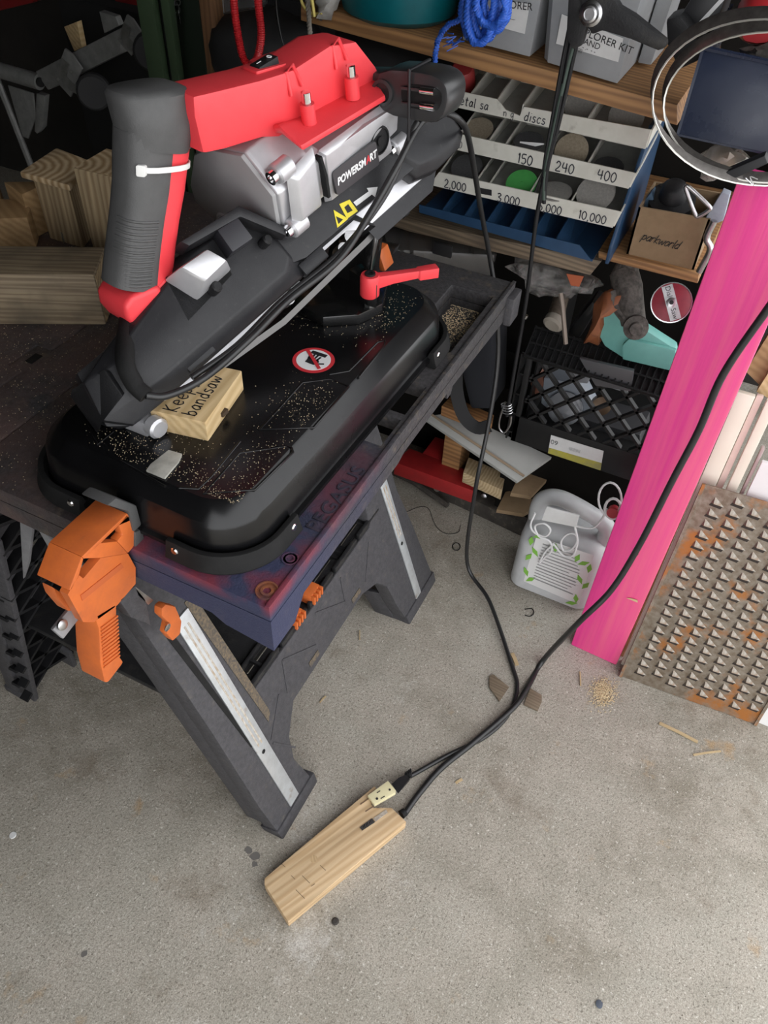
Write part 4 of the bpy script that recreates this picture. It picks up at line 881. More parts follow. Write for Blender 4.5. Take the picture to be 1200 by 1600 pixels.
# red cap and dark bits left of the organizer
REDD = mat('dull_red', (.30, .03, .03), (.24, .025, .025), .5)
MB().lathe(ony(720, 135, 1.56), [(.026, 0), (.028, .01), (.022, .045), (.018, .05)], (.2, -.5, .85), 18).build('red_cap', REDD, label='dull red conical plastic cap left of the top tier', cat='funnel')
# ---------------- parkworld carton with black parts and a carabiner
CARD = mat('cardboard', (.27, .185, .105), (.23, .155, .085), .85, scale=40, bump=.1)
q = [ony(u, v, 1.465) for u, v in ((998, 323), (1110, 343), (1082, 428), (978, 399))]
cb = thing('cardboard_box', (q[2] + q[3]) / 2, 'small open brown cardboard box printed parkworld', 'box')
MB().prism(q, (0, .004, 0)).build('front_panel', CARD, cb)
for a, b in ((1, 2), (0, 3)): MB().prism([q[a], q[b], q[b] + V((0, .12, 0)), q[a] + V((0, .12, 0))], (.004 if a == 0 else -.004, 0, 0)).build('side_panel', CARD, cb)
MB().prism([p + V((0, .12, 0)) for p in q], (0, .004, 0)).build('back_panel', CARD, cb)
ex = (q[1] - q[0]).normalized(); ey = (q[0] - q[3]).normalized()
scrawl('lettering', 'parkworld', INK, cb, frame(ony(1001, 374, 1.4635), (q[2] - q[3]).normalized(), V((0, 0, 1)), (0, -1, 0)), .0165, .0014, .35, join=-.02)
for (u, v, r_, h_, lab) in ((1048, 318, .042, .02, 'black flanged plastic wheel in the parkworld box'), ):
    c = ony(u, v, 1.52); kb = thing('flanged_wheel', c, lab, 'wheel')
    MB().lathe(c, [(r_, 0), (r_, .012), (r_ * .6, .016), (r_ * .5, .04), (r_ * .3, .045)], (0, -.35, .93), 24).build('flange', BLK, kb, smooth=50)
    for k in range(5): 
        a = k * 1.26; MB().lathe(c + V((math.cos(a) * r_ * .8, math.sin(a) * r_ * .75, .012 + math.sin(a) * .012)), [(.004, 0), (.004, .003)], (0, -.35, .93), 10).build('bolt_hole', RUB, kb)
face([(1003, 318), (1018, 300), (1024, 322), (1006, 326)], 1.50, .03, 'blue_pouch', mat('dull_blue', (.05, .10, .16), None, .6), label='dull blue pouch corner in the parkworld box', cat='pouch')
cr = [ony(u, v, 1.42) for u, v in ((1072, 290), (1082, 297), (1108, 322), (1108, 328), (1092, 338), (1086, 334), (1073, 300))]
MB().tube(smoothpts(cr, 3, True), .0035, 8, closed=True).build('carabiner', STEEL, smooth=60, label='bright steel carabiner hanging over the parkworld box', cat='carabiner')
# lever-handled thing right of the carton
MB().tube(smoothpts([ony(1116, 345, 1.44), ony(1104, 372, 1.44), ony(1110, 390, 1.44), ony(1092, 425, 1.44)], 4), .006, 8).build('spring_handle', STEEL, smooth=60, label='dark steel spring handle squeezed between carton and pink post', cat='pliers')  # spring handle
# clear bag with tan contents
BAG = mat('clear_film', (.55, .53, .48), (.35, .33, .3), .25, alpha=.55, scale=20)
bagp = smoothpts([ony(u, v, 1.40) for u, v in ((1092, 262), (1104, 228), (1150, 232), (1172, 245), (1160, 268), (1120, 280), (1100, 275))], 3, True)
bagc = sum(bagp, V()) / len(bagp)
def pillow(pts, depth, name, m, par=None, rows=5, crump=.006, **k):
    c = sum(pts, V()) / len(pts); mb = MB(); R_ = []
    for i in range(rows):
        t = i / (rows - 1); s_ = .25 + .75 * math.sin(PI * (t * .8 + .1)); R_.append([c + (p - c) * s_ + V((random.uniform(-1, 1) * crump, depth * (t - .5) + random.uniform(-1, 1) * crump, random.uniform(-1, 1) * crump)) for p in pts])
    mb.grid(R_, True, True, True); return mb.build(name, m, par, smooth=60, **k)
pillow(bagp, .05, 'clear_bag', BAG, label='crumpled clear bag hanging beside the pink post', cat='bag')
pillow(smoothpts([ony(u, v, 1.41) for u, v in ((1118, 262), (1125, 232), (1155, 240), (1140, 270))], 2, True), .03, 'tan_wrap', mat('tan_paper', (.42, .28, .13), (.36, .23, .1), .7), label='tan paper lump inside the clear bag', cat='paper')
face([(1100, 345), (1128, 300), (1140, 305), (1130, 345), (1118, 350)], 1.47, .02, 'white_cloth', mat('blue_white_cloth', (.35, .38, .44), (.28, .3, .36), .8), label='pale cloth corner beside the carabiner', cat='cloth')
# ---------------- black milk crate
MC = mat('crate_plastic', (.007, .007, .0075), (.011, .011, .011), .45, spec=.35)
ck = thing('milk_crate', (-.20, 1.58, .31), 'black plastic milk crate with diamond lattice front', 'crate')
yF = 1.42
P0, P1 = ony(797, 690, yF), ony(1010, 757, yF); bz = (P0.z + P1.z) / 2; xL = P0.x; xR = 0.0; zT = ony(823, 556, yF).z
zB = bz + .075
MB().span((xL, yF, bz), (xR, yF + .006, zB)).build('bottom_band', MC, ck, .001)
MB().span((xL, yF, bz), (xR, yF + .33, bz + .005)).build('crate_floor', MC, ck)
MB().span((xL, yF, bz), (xL + .012, yF + .012, zT)).build('corner_post', MC, ck, .001)
MB().span((xL, yF, zT - .008), (xR, yF + .008, zT)).build('rim_bar', MC, ck, .001)
MB().span((xL + .012, yF + .05, bz), (xL + .016, yF + .33, zT + .03)).build('side_wall', MC, ck)
w, h = xR - xL - .012, zT - .008 - zB
bars = 0
for sgn in (1, -1):
    k = -h
    while k < w + h:
        a = (k, 0) if sgn > 0 else (k + h, 0); b = (k + h, h) if sgn > 0 else (k, h)
        # clip to 0..w
        def at(t): return (a[0] + (b[0] - a[0]) * t, a[1] + (b[1] - a[1]) * t)
        ts = [t for t in [i / 40 for i in range(41)] if 0 <= at(t)[0] <= w]
        if len(ts) > 3:
            p, q_ = at(ts[0]), at(ts[-1])
            MB().strip([(xL + .012 + p[0], yF + .001, zB + p[1]), (xL + .012 + q_[0], yF + .001, zB + q_[1])], (0, 1, 0), .006, .012).build('lattice_bar', MC, ck)
        k += .058
# ribbed top flange rising to the back
r0, r1 = V((xL - .005, yF - .004, zT)), V((xR, yF - .004, zT)); u0 = V((0, .055, .042))
MB().prism([r0, r1, r1 + u0, r0 + u0], (0, .004, -.006)).build('flange', MC, ck)
nn = 24
for k in range(nn + 1):
    p = r0 + (r1 - r0) * (k / nn); MB().prism([p, p + u0, p + u0 + V((0, -.006, .008)), p + V((0, -.006, .008))], (.003, 0, 0)).build('flange_rib', MC, ck)
for f_ in (0, .45, .95):
    MB().strip([r0 + u0 * f_ + V((0, -.002, .002)), r1 + u0 * f_ + V((0, -.002, .002))], V((0, -.6, .8)), .004, .007).build('flange_rail', MC, ck)
for k in range(5):
    z = bz + .02 + k * .055; MB().span((xL - .012, yF + .002, z), (xL, yF + .05, z + .004)).build('side_rib', MC, ck)
MB().span((xL - .014, yF + .002, bz), (xL - .010, yF + .05, zT)).build('side_rib', MC, ck)
# handle bar opening band
MB().prism([ony(905, 560, yF - .003), ony(990, 580, yF - .003), ony(985, 612, yF - .003), ony(930, 603, yF - .003)], (0, .01, 0)).build('handle_panel', mat('crate_grey', (.07, .07, .075), None, .4), ck, .002)
# paper label on the crate
lq = [ony(u, v, yF - .002) for u, v in ((861, 680), (943, 705), (938, 735), (856, 708))]
MB().prism(lq, (0, .0012, 0)).build('paper_label', PAPER, ck)
lq2 = [ony(u, v, yF - .003) for u, v in ((858, 700), (940, 724), (938, 735), (856, 708))]
MB().prism(lq2, (0, .0012, 0)).build('yellow_stripe', mat('yellow_dirty', (.45, .40, .05), (.3, .28, .1), .7), ck)
lex = (lq[1] - lq[0]).normalized(); ley = (lq[0] - lq[3]).normalized()
text('lettering', '09', mat('grey_ink', (.2, .2, .2), None, .8), ck, frame(ony(866, 692, yF - .0032), lex, (ley - lex * ley.dot(lex)).normalized(), (0, -1, 0)), .018, .0002)
text('lettering', '||||||||||', mat('grey_ink2', (.3, .3, .3), None, .8), ck, frame(ony(898, 703, yF - .0032), lex, (ley - lex * ley.dot(lex)).normalized(), (0, -1, 0)), .010, .0002)
# things inside the crate
GT = mat('grey_tray', (.36, .37, .39), (.30, .31, .33), .4)
def chunk(pts, y, dy, name, m, lab, cat, bev=.003, grp=None): return face(pts, y, dy, name, m, None, bev, label=lab, cat=cat, group=grp)
chunk([(885, 565), (928, 572), (918, 600), (895, 597)], 1.47, .05, 'grey_case', GT, 'pale grey plastic case at the top of the crate, left one', 'case')
chunk([(935, 575), (985, 590), (980, 615), (932, 600)], 1.48, .05, 'grey_case', GT, 'grey plastic case at the top of the crate, right one', 'case')
chunk([(850, 590), (905, 600), (925, 640), (880, 660), (845, 630)], 1.50, .05, 'grey_case', mat('blue_grey', (.26, .29, .33), None, .35), 'blue-grey casing behind the lattice, below the pale case', 'case')
chunk([(828, 600), (845, 580), (850, 600), (840, 625)], 1.50, .04, 'brown_box', mat('brown_red', (.16, .06, .035), None, .6), 'reddish brown box edge at the crate left corner', 'box')
MB().lathe(ony(885, 635, 1.50), [(.035, 0), (.04, .004), (.04, .02), (.03, .024)], (0, -.9, .3), 24).build('clear_lid', mat('clear_grey', (.25, .26, .28), None, .2), label='shiny round lid behind the crate lattice', cat='jar')  # round clear lid
MB().lathe(ony(938, 630, 1.50), [(.010, 0), (.022, .004), (.022, .02), (.01, .024)], (0.3, -.9, .3), 20).build('brass_ring', mat('brown_metal', (.12, .08, .05), None, .4, .6), label='brown metal ring behind the crate lattice', cat='ring')
chunk([(860, 640), (1000, 680), (1000, 700), (850, 660)], 1.55, .1, 'dark_case', mat('dark_case', (.03, .03, .033), None, .5), 'dark tool case at the bottom of the crate', 'case')
# ---------------- things piled on the crate
TEAL = mat('mint_plastic', (.17, .45, .40), (.15, .40, .36), .45)
tq = [(938, 520), (950, 470), (975, 455), (1055, 530), (1053, 548), (990, 528), (975, 552), (945, 540)]
tc_ = thing('mint_container', ony(1000, 560, 1.47), 'mint green plastic lid resting on the crate beside the pink post', 'container')
face([(934, 524), (940, 495), (956, 468), (985, 500), (1055, 545), (1055, 580), (972, 560), (944, 542)], 1.45, .03, 'tray', TEAL, tc_, .008)
face([(972, 540), (982, 530), (1056, 548), (1056, 582), (972, 562)], 1.44, .012, 'lip', TEAL, tc_, .004)
pillow(smoothpts([ony(u, v, 1.46) for u, v in ((914, 535), (922, 500), (945, 455), (968, 450), (985, 462), (950, 480), (940, 525), (932, 540))], 2, True), .05, 'leather_pouch', mat('orange_brown_leather', (.25, .085, .03), (.19, .06, .025), .6), label='orange brown leather pouch behind the mint lid', cat='pouch')
DUSTM = mat('dusty_grey_metal', (.045, .04, .036), (.12, .108, .095), .8, .2, scale=90, bump=.6, bscale=120)
pv_ = thing('grinder_part', ony(985, 505, 1.47), 'dusty grey angle grinder with a round head lying on the mint lid', 'grinder')
MB().tube([ony(975, 425, 1.50), ony(980, 450, 1.48), ony(985, 475, 1.46), ony(990, 505, 1.45)], [.028, .03, .026, .024], 12).build('body', DUSTM, pv_, smooth=60)
MB().lathe(ony(993, 508, 1.44), [(.004, 0), (.02, .0), (.024, .01), (.024, .02), (.014, .024), (.012, .03)], (.2, -.9, .25), 20).build('head', DUSTM, pv_, smooth=40)
MB().tube(smoothpts([ony(955, 455, 1.46), ony(965, 480, 1.45), ony(980, 500, 1.44)], 4), .012, 8).build('arm', DUSTM, pv_)
MB().tube([ony(968, 432, 1.49), ony(975, 415, 1.50), ony(995, 412, 1.50)], .018, 10).build('cable_boot', DUSTM, pv_, smooth=60)
dw = ony(1049, 473, 1.44); dax = V((.05, -.85, .5)).normalized()
ds = thing('saw_blade_tin', dw, 'red and silver Dial Saw cutting disc with a hex nut, leaning by the pink post', 'cutting disc')
MB().lathe(dw, [(.036, 0), (.0365, .003), (.034, .004)], dax, 36).build('disc', mat('dark_red_print', (.26, .02, .035), (.2, .015, .03), .4), ds)
MB().lathe(dw + dax * .0, [(.0375, -.001), (.0375, .0045), (.0355, .0045), (.0355, -.001)], dax, 36).build('rim', CHROME, ds)
du = V((.55, -.35, -.75)); du = (du - dax * du.dot(dax)).normalized(); dvv = dax.cross(du)
MB(frame(dw + dax * .0042, du, dvv, dax)).prism([(-.033, -.010, 0), (.033, -.010, 0), (.033, .010, 0), (-.033, .010, 0)], (0, 0, .0004)).build('silver_band', STEEL, ds)
text('lettering', 'Dial', INK, ds, frame(dw + dax * .0048 - du * .021, du, dvv, dax), .013, .0002); text('lettering', 'Saw', INK, ds, frame(dw + dax * .0048 + du * .021, du, dvv, dax), .013, .0002)
MB().prism([dw + dax * .004 + (du * math.cos(k * PI / 3) + dvv * math.sin(k * PI / 3)) * .010 for k in range(6)], dax * .010).build('hex_nut', STEEL, ds, .001)
MB().lathe(dw, [(.004, .012), (.004, .02)], dax, 12).build('bolt_end', INK, ds)
# rusty pipe fitting and rod
RST = mat('rusted_pipe', (.10, .075, .055), (.17, .135, .105), .8, .3, scale=90, bump=.4)
pf = thing('pipe_fitting', ony(862, 505, 1.45), 'rusty threaded pipe fitting lying on the crate corner', 'pipe fitting')
MB().tube([ony(880, 455, 1.56), ony(865, 505, 1.45)], [.016, .018], 14).build('pipe', RST, pf)
MB().lathe(ony(865, 505, 1.45), [(.019, -.012), (.022, -.01), (.022, .004), (.016, .008)], (-.1, -.85, -.35), 16).build('cap', mat('pale_cap', (.28, .25, .21), None, .6), pf, smooth=30)
MB().tube([ony(876, 458, 1.42), ony(879, 480, 1.41), ony(884, 537, 1.40)], .0048, 8).build('threaded_rod', mat('rod_metal', (.22, .18, .15), None, .6, .5), label='dull steel rod leaning against the crate rim', cat='rod')
chunk([(885, 520), (925, 470), (935, 480), (905, 530)], 1.52, .06, 'black_bag', mat('shiny_black', (.012, .012, .013), None, .3), 'shiny black bag beside the leather pouch', 'bag', .008)
# crumpled plastic bag hanging under the shelf, with orange print
pb = pillow(smoothpts([ony(u, v, 1.50) for u, v in ((795, 412), (830, 408), (905, 432), (940, 440), (925, 455), (880, 462), (840, 455), (815, 430))], 2, True), .06, 'plastic_bag', mat('glossy_clear_film', (.50, .48, .46), (.12, .115, .11), .08, alpha=.42, scale=60, spec=.9), rows=9, crump=.010, label='crumpled clear plastic bag under the grey shelf board', cat='bag')
MB().prism([ony(u, v, 1.465) for u, v in ((885, 428), (912, 432), (905, 448), (892, 446))], (0, .002, 0)).build('orange_packet', mat('orange_packet', (.40, .10, .04), None, .5), label='orange packet inside the clear plastic bag', cat='packet')
# translucent parts case beyond the table's far end
TC = mat('smoky_clear', (.10, .096, .092), (.075, .072, .07), .2, alpha=.8)
tcs = thing('parts_case', (-.62, 1.5, .70), 'smoky clear parts case lying beyond the far end of the table', 'case')
z_ = .742
tcq = [onz(u, v, z_) for u, v in ((585, 372), (640, 350), (772, 378), (768, 410), (600, 415))]
MB().prism([V((p.x, p.y + .02, z_ - .05)) for p in [onz(590, 362, z_), onz(640, 345, z_), onz(775, 376, z_), onz(768, 405, z_), onz(600, 395, z_)]], (0, 0, .05)).build('lid', TC, tcs, .006)
MB().prism([ony(678, 378, 1.42), ony(706, 386, 1.42), ony(704, 404, 1.42), ony(675, 396, 1.42)], (0, .006, 0)).build('latch', INK, tcs, .001)
for u in (625, 640, 735): MB().prism([onz(u, 358, z_ + .001), onz(u + 6, 359, z_ + .001), onz(u + 6, 400, z_ + .001), onz(u, 398, z_ + .001)], (0, 0, .003)).build('divider', TC, tcs)
# ---------------- teal tub, ropes and cords
TT = mat('teal_tub', (.0, .115, .135), (.0, .095, .115), .4)
tcn = ony(624, 20, 1.54); 
tub = thing('teal_tub', (tcn.x, 1.60, ony(628, 52, 1.50).z), 'round teal plastic tub on the shelf board', 'tub')
zt = ony(628, 51, 1.45).z + .002
MB().lathe((tcn.x, 1.54, zt), [(.088, 0), (.106, .012), (.118, .06), (.124, .16), (.128, .16), (.128, .17), (.120, .17)], seg=40).build('tub_body', TT, tub, smooth=40)
def twist(pts, r_, name, m, par, strands=3, turns=10, **k):
    P = smoothpts(pts, 8); mb = MB(); n = len(P)
    for s_ in range(strands):
        Q = []
        for i, p in enumerate(P):
            t = (P[min(i + 1, n - 1)] - P[max(i - 1, 0)]).normalized(); u = t.cross(V((.3, .9, .2))).normalized(); w = t.cross(u); a = 2 * PI * (s_ / strands + turns * i / n)
            Q.append(p + (u * math.cos(a) + w * math.sin(a)) * r_ * .55)
        mb.tube(Q, r_ * .55, 6)
    return mb.build(name, m, par, smooth=70, **k)
BLUE = mat('blue_rope', (.02, .09, .48), (.03, .13, .60), .5, scale=200)
br = thing('blue_rope', ony(745, 70, 1.36), 'bundle of bright blue twisted rope hanging from above', 'rope')
yb = 1.36
for k, pts in enumerate((
        [(728, -20), (722, 20), (732, 55), (748, 62), (760, 40), (752, -20)], [(742, -20), (738, 25), (752, 60), (772, 50), (778, 10), (768, -20)],
        [(760, -20), (755, 20), (768, 48), (788, 35), (795, 0), (790, -20)], [(735, -20), (730, 30), (742, 66), (762, 58), (770, 20), (775, -20)],
        [(748, -20), (745, 10), (756, 36), (776, 38), (790, 15), (784, -20)])):
    twist([ony(u, v, yb - .008 * k) for u, v in pts], .007, 'rope_loop', BLUE, br, turns=12)
twist([ony(u, v, 1.40) for u, v in ((728, 28), (700, 40), (684, 65), (679, 100))], .0055, 'rope_tail', BLUE, br, turns=10)
for k in range(14):
    a = random.uniform(-1, 1); p = ony(714 + random.uniform(-14, 14), 60 + random.uniform(-8, 12), 1.37); MB().tube([p, p + V((-.012 + .004 * a, random.uniform(-.01, .01), -.012 + .012 * random.random()))], .0011, 4).build('frayed_strand', BLUE, br)
# black bungee cords with ratchet lever
BG = thing('bungee_cord', ony(890, 60, 1.34), 'black and green bungee cords stretched from the lever down to the crate hook', 'bungee cord')
yb = 1.36
GRC = mat('dark_green_cord', (.045, .07, .055), (.06, .085, .07), .6)
for pts, r_, m in (([(908, 0), (890, 80), (868, 200), (840, 330), (822, 470), (800, 600), (792, 650)], .0040, BLK), ([(898, 0), (880, 90), (862, 190), (850, 260), (846, 316)], .0030, BLK), ([(914, 10), (896, 90), (874, 190), (856, 260), (850, 318)], .0035, BLK),
                   ([(900, 60), (886, 110), (866, 200), (852, 270), (850, 312)], .0042, GRC), ([(892, 40), (872, 150), (858, 240), (836, 300)], .0022, BLK)):
    MB().tube(smoothpts([ony(u, v, yb) for u, v in pts], 5), r_, 8).build('cord', m, BG, smooth=60)
hk = [ony(u, v, yb) for u, v in ((790, 628), (782, 650), (780, 668), (788, 676), (797, 664), (799, 650))]
MB().tube(smoothpts(hk, 4), .0022, 8).build('hook', STEEL, BG, smooth=60)
for k in range(4): MB().tube([ony(791 + 8 * math.cos(a) + .5 * k, 632 + k * 4 + 3 * math.sin(a), yb - .004 * math.sin(a)) for a in [q * PI / 5 for q in range(10)]], .0014, 5, closed=True).build('hook_coil', STEEL, BG, smooth=60)
MB().lathe(ony(822, 495, yb), [(.0035, -.004), (.0035, .004)], (.3, 0, 1), 8).build('cord_bead', STEEL, BG)
rl = thing('ratchet_lever', ony(925, 25, 1.33), 'black metal cam lever with a big steel bolt in front of the grey bin', 'lever')
yl = 1.33
MB().prism([ony(u, v, yl) for u, v in ((905, -10), (955, -10), (968, 12), (990, 25), (1040, 65), (1040, 75), (1028, 80), (985, 62), (940, 48), (925, 55), (908, 30))], (0, .022, 0)).build('lever_arm', BLKM, rl, .004)
MB().prism([ony(u, v, yl + .005) for u, v in ((888, -10), (908, -10), (918, 40), (908, 72), (895, 78), (884, 60))], (0, .018, 0)).build('side_plate', BLKM, rl, .003)
MB().lathe(ony(924, 21, yl), [(.017, -.002), (.017, .004), (.013, .006), (.011, .012), (.008, .013), (.008, .010), (.003, .010)], (0, -1, .1), 20).build('bolt', STEEL, rl, smooth=30)
# ---------------- dark blue tray, blade coil and boxes at the upper right
NAVY = mat('navy_enamel', (.016, .022, .045), (.02, .027, .05), .3, rvar=.08, c3=(.05, .055, .07), s3=90, t3=(.66, .8))
nt = thing('navy_tray', ony(1130, 230, 1.30), 'dark blue dusty metal tray on top of the pink post', 'tray')
f0, f1, f2, f3 = ony(1056, 212, 1.27), ony(1290, 262, 1.27), ony(1290, 118, 1.30), ony(1096, 76, 1.30)
MB().prism([f0, f1, f2, f3], (0, .006, 0)).build('front', NAVY, nt, .002)
MB().prism([f0, f3, f3 + V((0, .22, .01)), f0 + V((0, .2, 0))], (.004, 0, 0)).build('side', NAVY, nt)
MB().prism([f0, f1, f1 + V((0, .2, 0)), f0 + V((0, .2, 0))], (0, 0, .003)).build('bottom', NAVY, nt)
MB().strip([f3, f2], (0, -.3, 1), .006, .004).build('rim', NAVY, nt)
BLD = mat('blade_steel', (.16, .15, .14), (.10, .09, .085), .35, .8, scale=60)
EDGE = mat('blade_edge', (.72, .70, .64), None, .3, .7)
bl = thing('blade_coil', ony(1090, 285, 1.12), 'coil of band saw blades hung by the navy tray', 'saw blade coil')
yc = 1.14
for k, (cu, cv, ru, rv, dy) in enumerate(((1195, 160, 176, 130, 0), (1205, 172, 168, 118, .012))):
    P = []
    for i in range(49):
        a = 2 * PI * i / 48; P.append(ony(cu + ru * math.cos(a), cv + rv * math.sin(a) - (4 if k else 0), yc + dy + .015 * math.sin(a * 2 + k)))
    rows = []
    for p in P: rows.append([p, p + V((0, .013, .0)), p + V((0, .013, .001)), p + V((0, 0, .001))])
    ctr = sum(P[:-1], V()) / 48
    bw = V((-.006, .008, .010))
    rows = [[p, p + bw, p + bw + (p - ctr).normalized() * .0012, p + (p - ctr).normalized() * .0012] for p in P]
    MB().grid(rows, True).build('blade_band', BLD, bl, smooth=40)
    MB().tube(P[:-1], .0014, 5, closed=True).build('blade_edge', EDGE, bl, smooth=60)
MB().prism([ony(u, v, yc - .004) for u, v in ((1132, 270), (1195, 243), (1200, 256), (1142, 282))], (0, .02, 0)).build('tape_wrap', INK, bl, .002)
MB().tube(smoothpts([ony(u, v, yc - .004) for u, v in ((1165, 278), (1178, 290), (1172, 276), (1184, 280))], 4), .0008, 5).build('wire', STEEL, bl)
bxb = chunk([(1060, 30), (1085, -10), (1135, -10), (1120, 40), (1088, 45)], 1.50, .1, 'black_box', mat('black_box', (.02, .02, .022), None, .35), 'black box with a pale edge strip above the navy tray', 'box', .002)
MB().strip([ony(1132, -5, 1.499), ony(1088, 43, 1.499)], (0, -1, 0), .006, .002).build('edge_strip', WHITE, bxb)
chunk([(1040, 30), (1062, 25), (1100, 75), (1092, 95), (1060, 110), (1042, 70)], 1.46, .06, 'black_case', BLK, 'black plastic case between the grey bin and navy tray', 'case', .006)
pillow(smoothpts([ony(u, v, 1.50) for u, v in ((1150, 40), (1165, -10), (1230, -10), (1240, 60), (1175, 62))], 3, True), .15, 'red_container', mat('bright_red', (.42, .02, .025), None, .45), rows=7, crump=.001, label='bright red container at the upper right corner', cat='container')
pillow(smoothpts([ony(u, v, 1.42) for u, v in ((1160, 90), (1180, 70), (1240, 65), (1240, 105))], 3, True), .05, 'dark_bundle', DUSTM, label='dusty dark bundle inside the navy tray', cat='bundle')
# ================================================================== pink post, panels, perforated plate, jug
def pink():
    m = mat('pink_stain', (.80, .055, .27), (.70, .03, .24), .6, scale=160, stretch=(1, 1, .035), contrast=(.3, .75), c3=(.80, .12, .24), s3=26, t3=(.42, .66), bump=.15, bscale=300)
    return m
PINK = pink()
pp = thing('pink_post', (.02, 1.2, 0), 'bright pink stained wooden post standing on the floor', 'post')
rz = math.radians(-3)
MB().box((.0215, 1.2, .551), (.111, .055, 1.102), rz).build('post', PINK, pp, .004)
kn = ony(993, 866, 1.17)
MB().lathe((kn.x, 1.1735, kn.z), [(.008, 0), (.008, .0012), (.003, .0016)], (0, -1, 0), 14).build('knot', mat('knot_brown', (.18, .06, .05), None, .8), pp)
for (u, v, l) in ((988, 937, .012),): 
    c = ony(u, v, 1.168); MB().prism([c + V((-l, .0, -.002)), c + V((l, 0, -.003)), c + V((l * .8, 0, .004)), c + V((-.2 * l, 0, .002))], (0, .001, 0)).build('chip', mat('bare_wood', (.6, .45, .25), None, .8), pp)
# extension cord
EX = MB().tube(smoothpts([ony(1260, 400, 1.12), ony(1200, 482, 1.13), ony(1130, 585, 1.125), ony(1092, 672, 1.125), ony(1050, 752, 1.118), ony(1000, 850, 1.11), ony(955, 922, 1.085), ony(905, 972, 1.06), onz(850, 1030, .014), onz(822, 1078, .012), onz(800, 1108, .014), onz(740, 1160, .012), onz(690, 1200, .007), onz(655, 1240, .010), onz(632, 1272, .012)], 8), .0062, 10)
EX.build('extension_cord', CORD, smooth=60, label='thick black extension cord running down past the pink post to the wooden outlet block', cat='cord')
# leaning boards
CREAM = mat('cream_paint', (.74, .69, .58), (.70, .64, .53), .55, scale=6)
WHT = mat('white_board', (.80, .80, .79), (.76, .76, .75), .5, scale=8)
lean = V((0, .13, .70)).normalized(); ln_ = V((0, -.70, .13)).normalized()
def leanb(y0, x0, x1, h, t, name, m, lab, par=None):
    o = V((x0, y0, 0))
    return MB().prism([o, o + V((x1 - x0, 0, 0)), o + V((x1 - x0, 0, 0)) + lean * h, o + lean * h], -ln_ * t).build(name, m, par, .002, label=lab, cat='board' if lab else None)
b_ = thing('trim_board', (.105, 1.19, 0), 'cream painted trim board leaning behind the rusty plate, leftmost of the boards', 'board')
leanb(1.178, .084, .1145, .712, .014, 'board', CREAM, None, b_)
leanb(1.186, .116, .128, .712, .010, 'stepped_edge', mat('pinkish_cream', (.66, .50, .44), (.6, .45, .4), .55), None, b_)
leanb(1.176, .134, .152, .712, .016, 'trim_board', CREAM, 'narrow cream painted board leaning behind the rusty plate')
leanb(1.180, .160, .166, .62, .016, 'trim_board', mat('mauve_edge', (.40, .30, .29), None, .6), 'thin mauve-grey edge strip beside the white panel')
leanb(1.172, .170, .52, .60, .012, 'white_board', WHT, 'plain white panel leaning behind the rusty plate')
leanb(1.20, .070, .084, .56, .02, 'wood_batten', wood('brown_batten', (.33, .17, .08), (.24, .12, .05), rot=(0, PI / 2, 0), scale=50), 'brown batten between the pink post and the cream board')
MB().prism([ony(1165, 580, 1.36), ony(1215, 500, 1.36), ony(1240, 500, 1.36), ony(1205, 620, 1.36)], (0, .02, 0)).build('wood_batten', BR, label='brown wooden batten behind the cream boards near the right edge', cat='batten')
MB().prism([ony(1182, 612, 1.34), ony(1215, 560, 1.34), ony(1222, 600, 1.34), ony(1200, 622, 1.34)], (0, .02, 0)).build('wood_batten', BW, label='pale cut batten end just above the cream boards', cat='batten')
MB().tube(smoothpts([ony(u, v, 1.28) for u, v in ((1146, 606), (1156, 598), (1160, 582))], 4), .0025, 6).build('wire_loop', STEEL, label='small wire loop beside the pink post', cat='wire')
# rusty perforated plate
def rust_mat():
    return mat('rusty_plate', (.155, .115, .078), (.25, .215, .17), .65, .2, scale=70, c3=(.36, .135, .03), s3=11, t3=(.53, .64), bump=.35, bscale=250)
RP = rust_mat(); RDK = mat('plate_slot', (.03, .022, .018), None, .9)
pu = V((1, .06, 0)).normalized(); pvv = V((0, .10, .525)).normalized(); pn = pu.cross(pvv).normalized(); pn = pn if pn.y < 0 else -pn
po = V((.089, 1.146, .001)); pw, ph = .303, .536
rp = thing('perforated_plate', po + pu * (pw / 2), 'rusty steel plate with rows of raised teeth, leaning on the white boards', 'metal plate')
MB().prism([po, po + pu * pw, po + pu * pw + pvv * ph, po + pvv * ph], -pn * .004).build('sheet', RP, rp, .001)
for (e0, e1) in ((0, 0), (1, 1)):
    o_ = po + pu * (pw * e0); MB().strip([o_ + pu * (.003 if e0 == 0 else -.003), o_ + pu * (.003 if e0 == 0 else -.003) + pvv * ph], pn, .006, .004).build('edge_flange', RP, rp)
me = bpy.data.meshes.new('tooth')
tv = [(0, 0, 0), (.025, -.002, 0), (.003, .015, 0), (.004, .003, .0075)]
wv = [pu * a + pvv * b + pn * c for a, b, c in tv]
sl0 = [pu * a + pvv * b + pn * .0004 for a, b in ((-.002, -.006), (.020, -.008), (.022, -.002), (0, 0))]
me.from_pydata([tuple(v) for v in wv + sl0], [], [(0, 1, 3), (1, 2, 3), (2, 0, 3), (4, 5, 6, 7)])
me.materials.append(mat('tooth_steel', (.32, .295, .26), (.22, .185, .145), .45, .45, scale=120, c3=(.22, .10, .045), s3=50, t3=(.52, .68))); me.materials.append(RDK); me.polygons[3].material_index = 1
first = True
for i in range(8):
    for j in range(19):
        p = po + pu * (.028 + i * .0345) + pvv * (.03 + j * .0262 + (.013 if i % 2 else 0)) + pn * .0003
        o = bpy.data.objects.new('tooth', me); COL.objects.link(o); o.parent = rp; o.location = p - WL[rp.name]
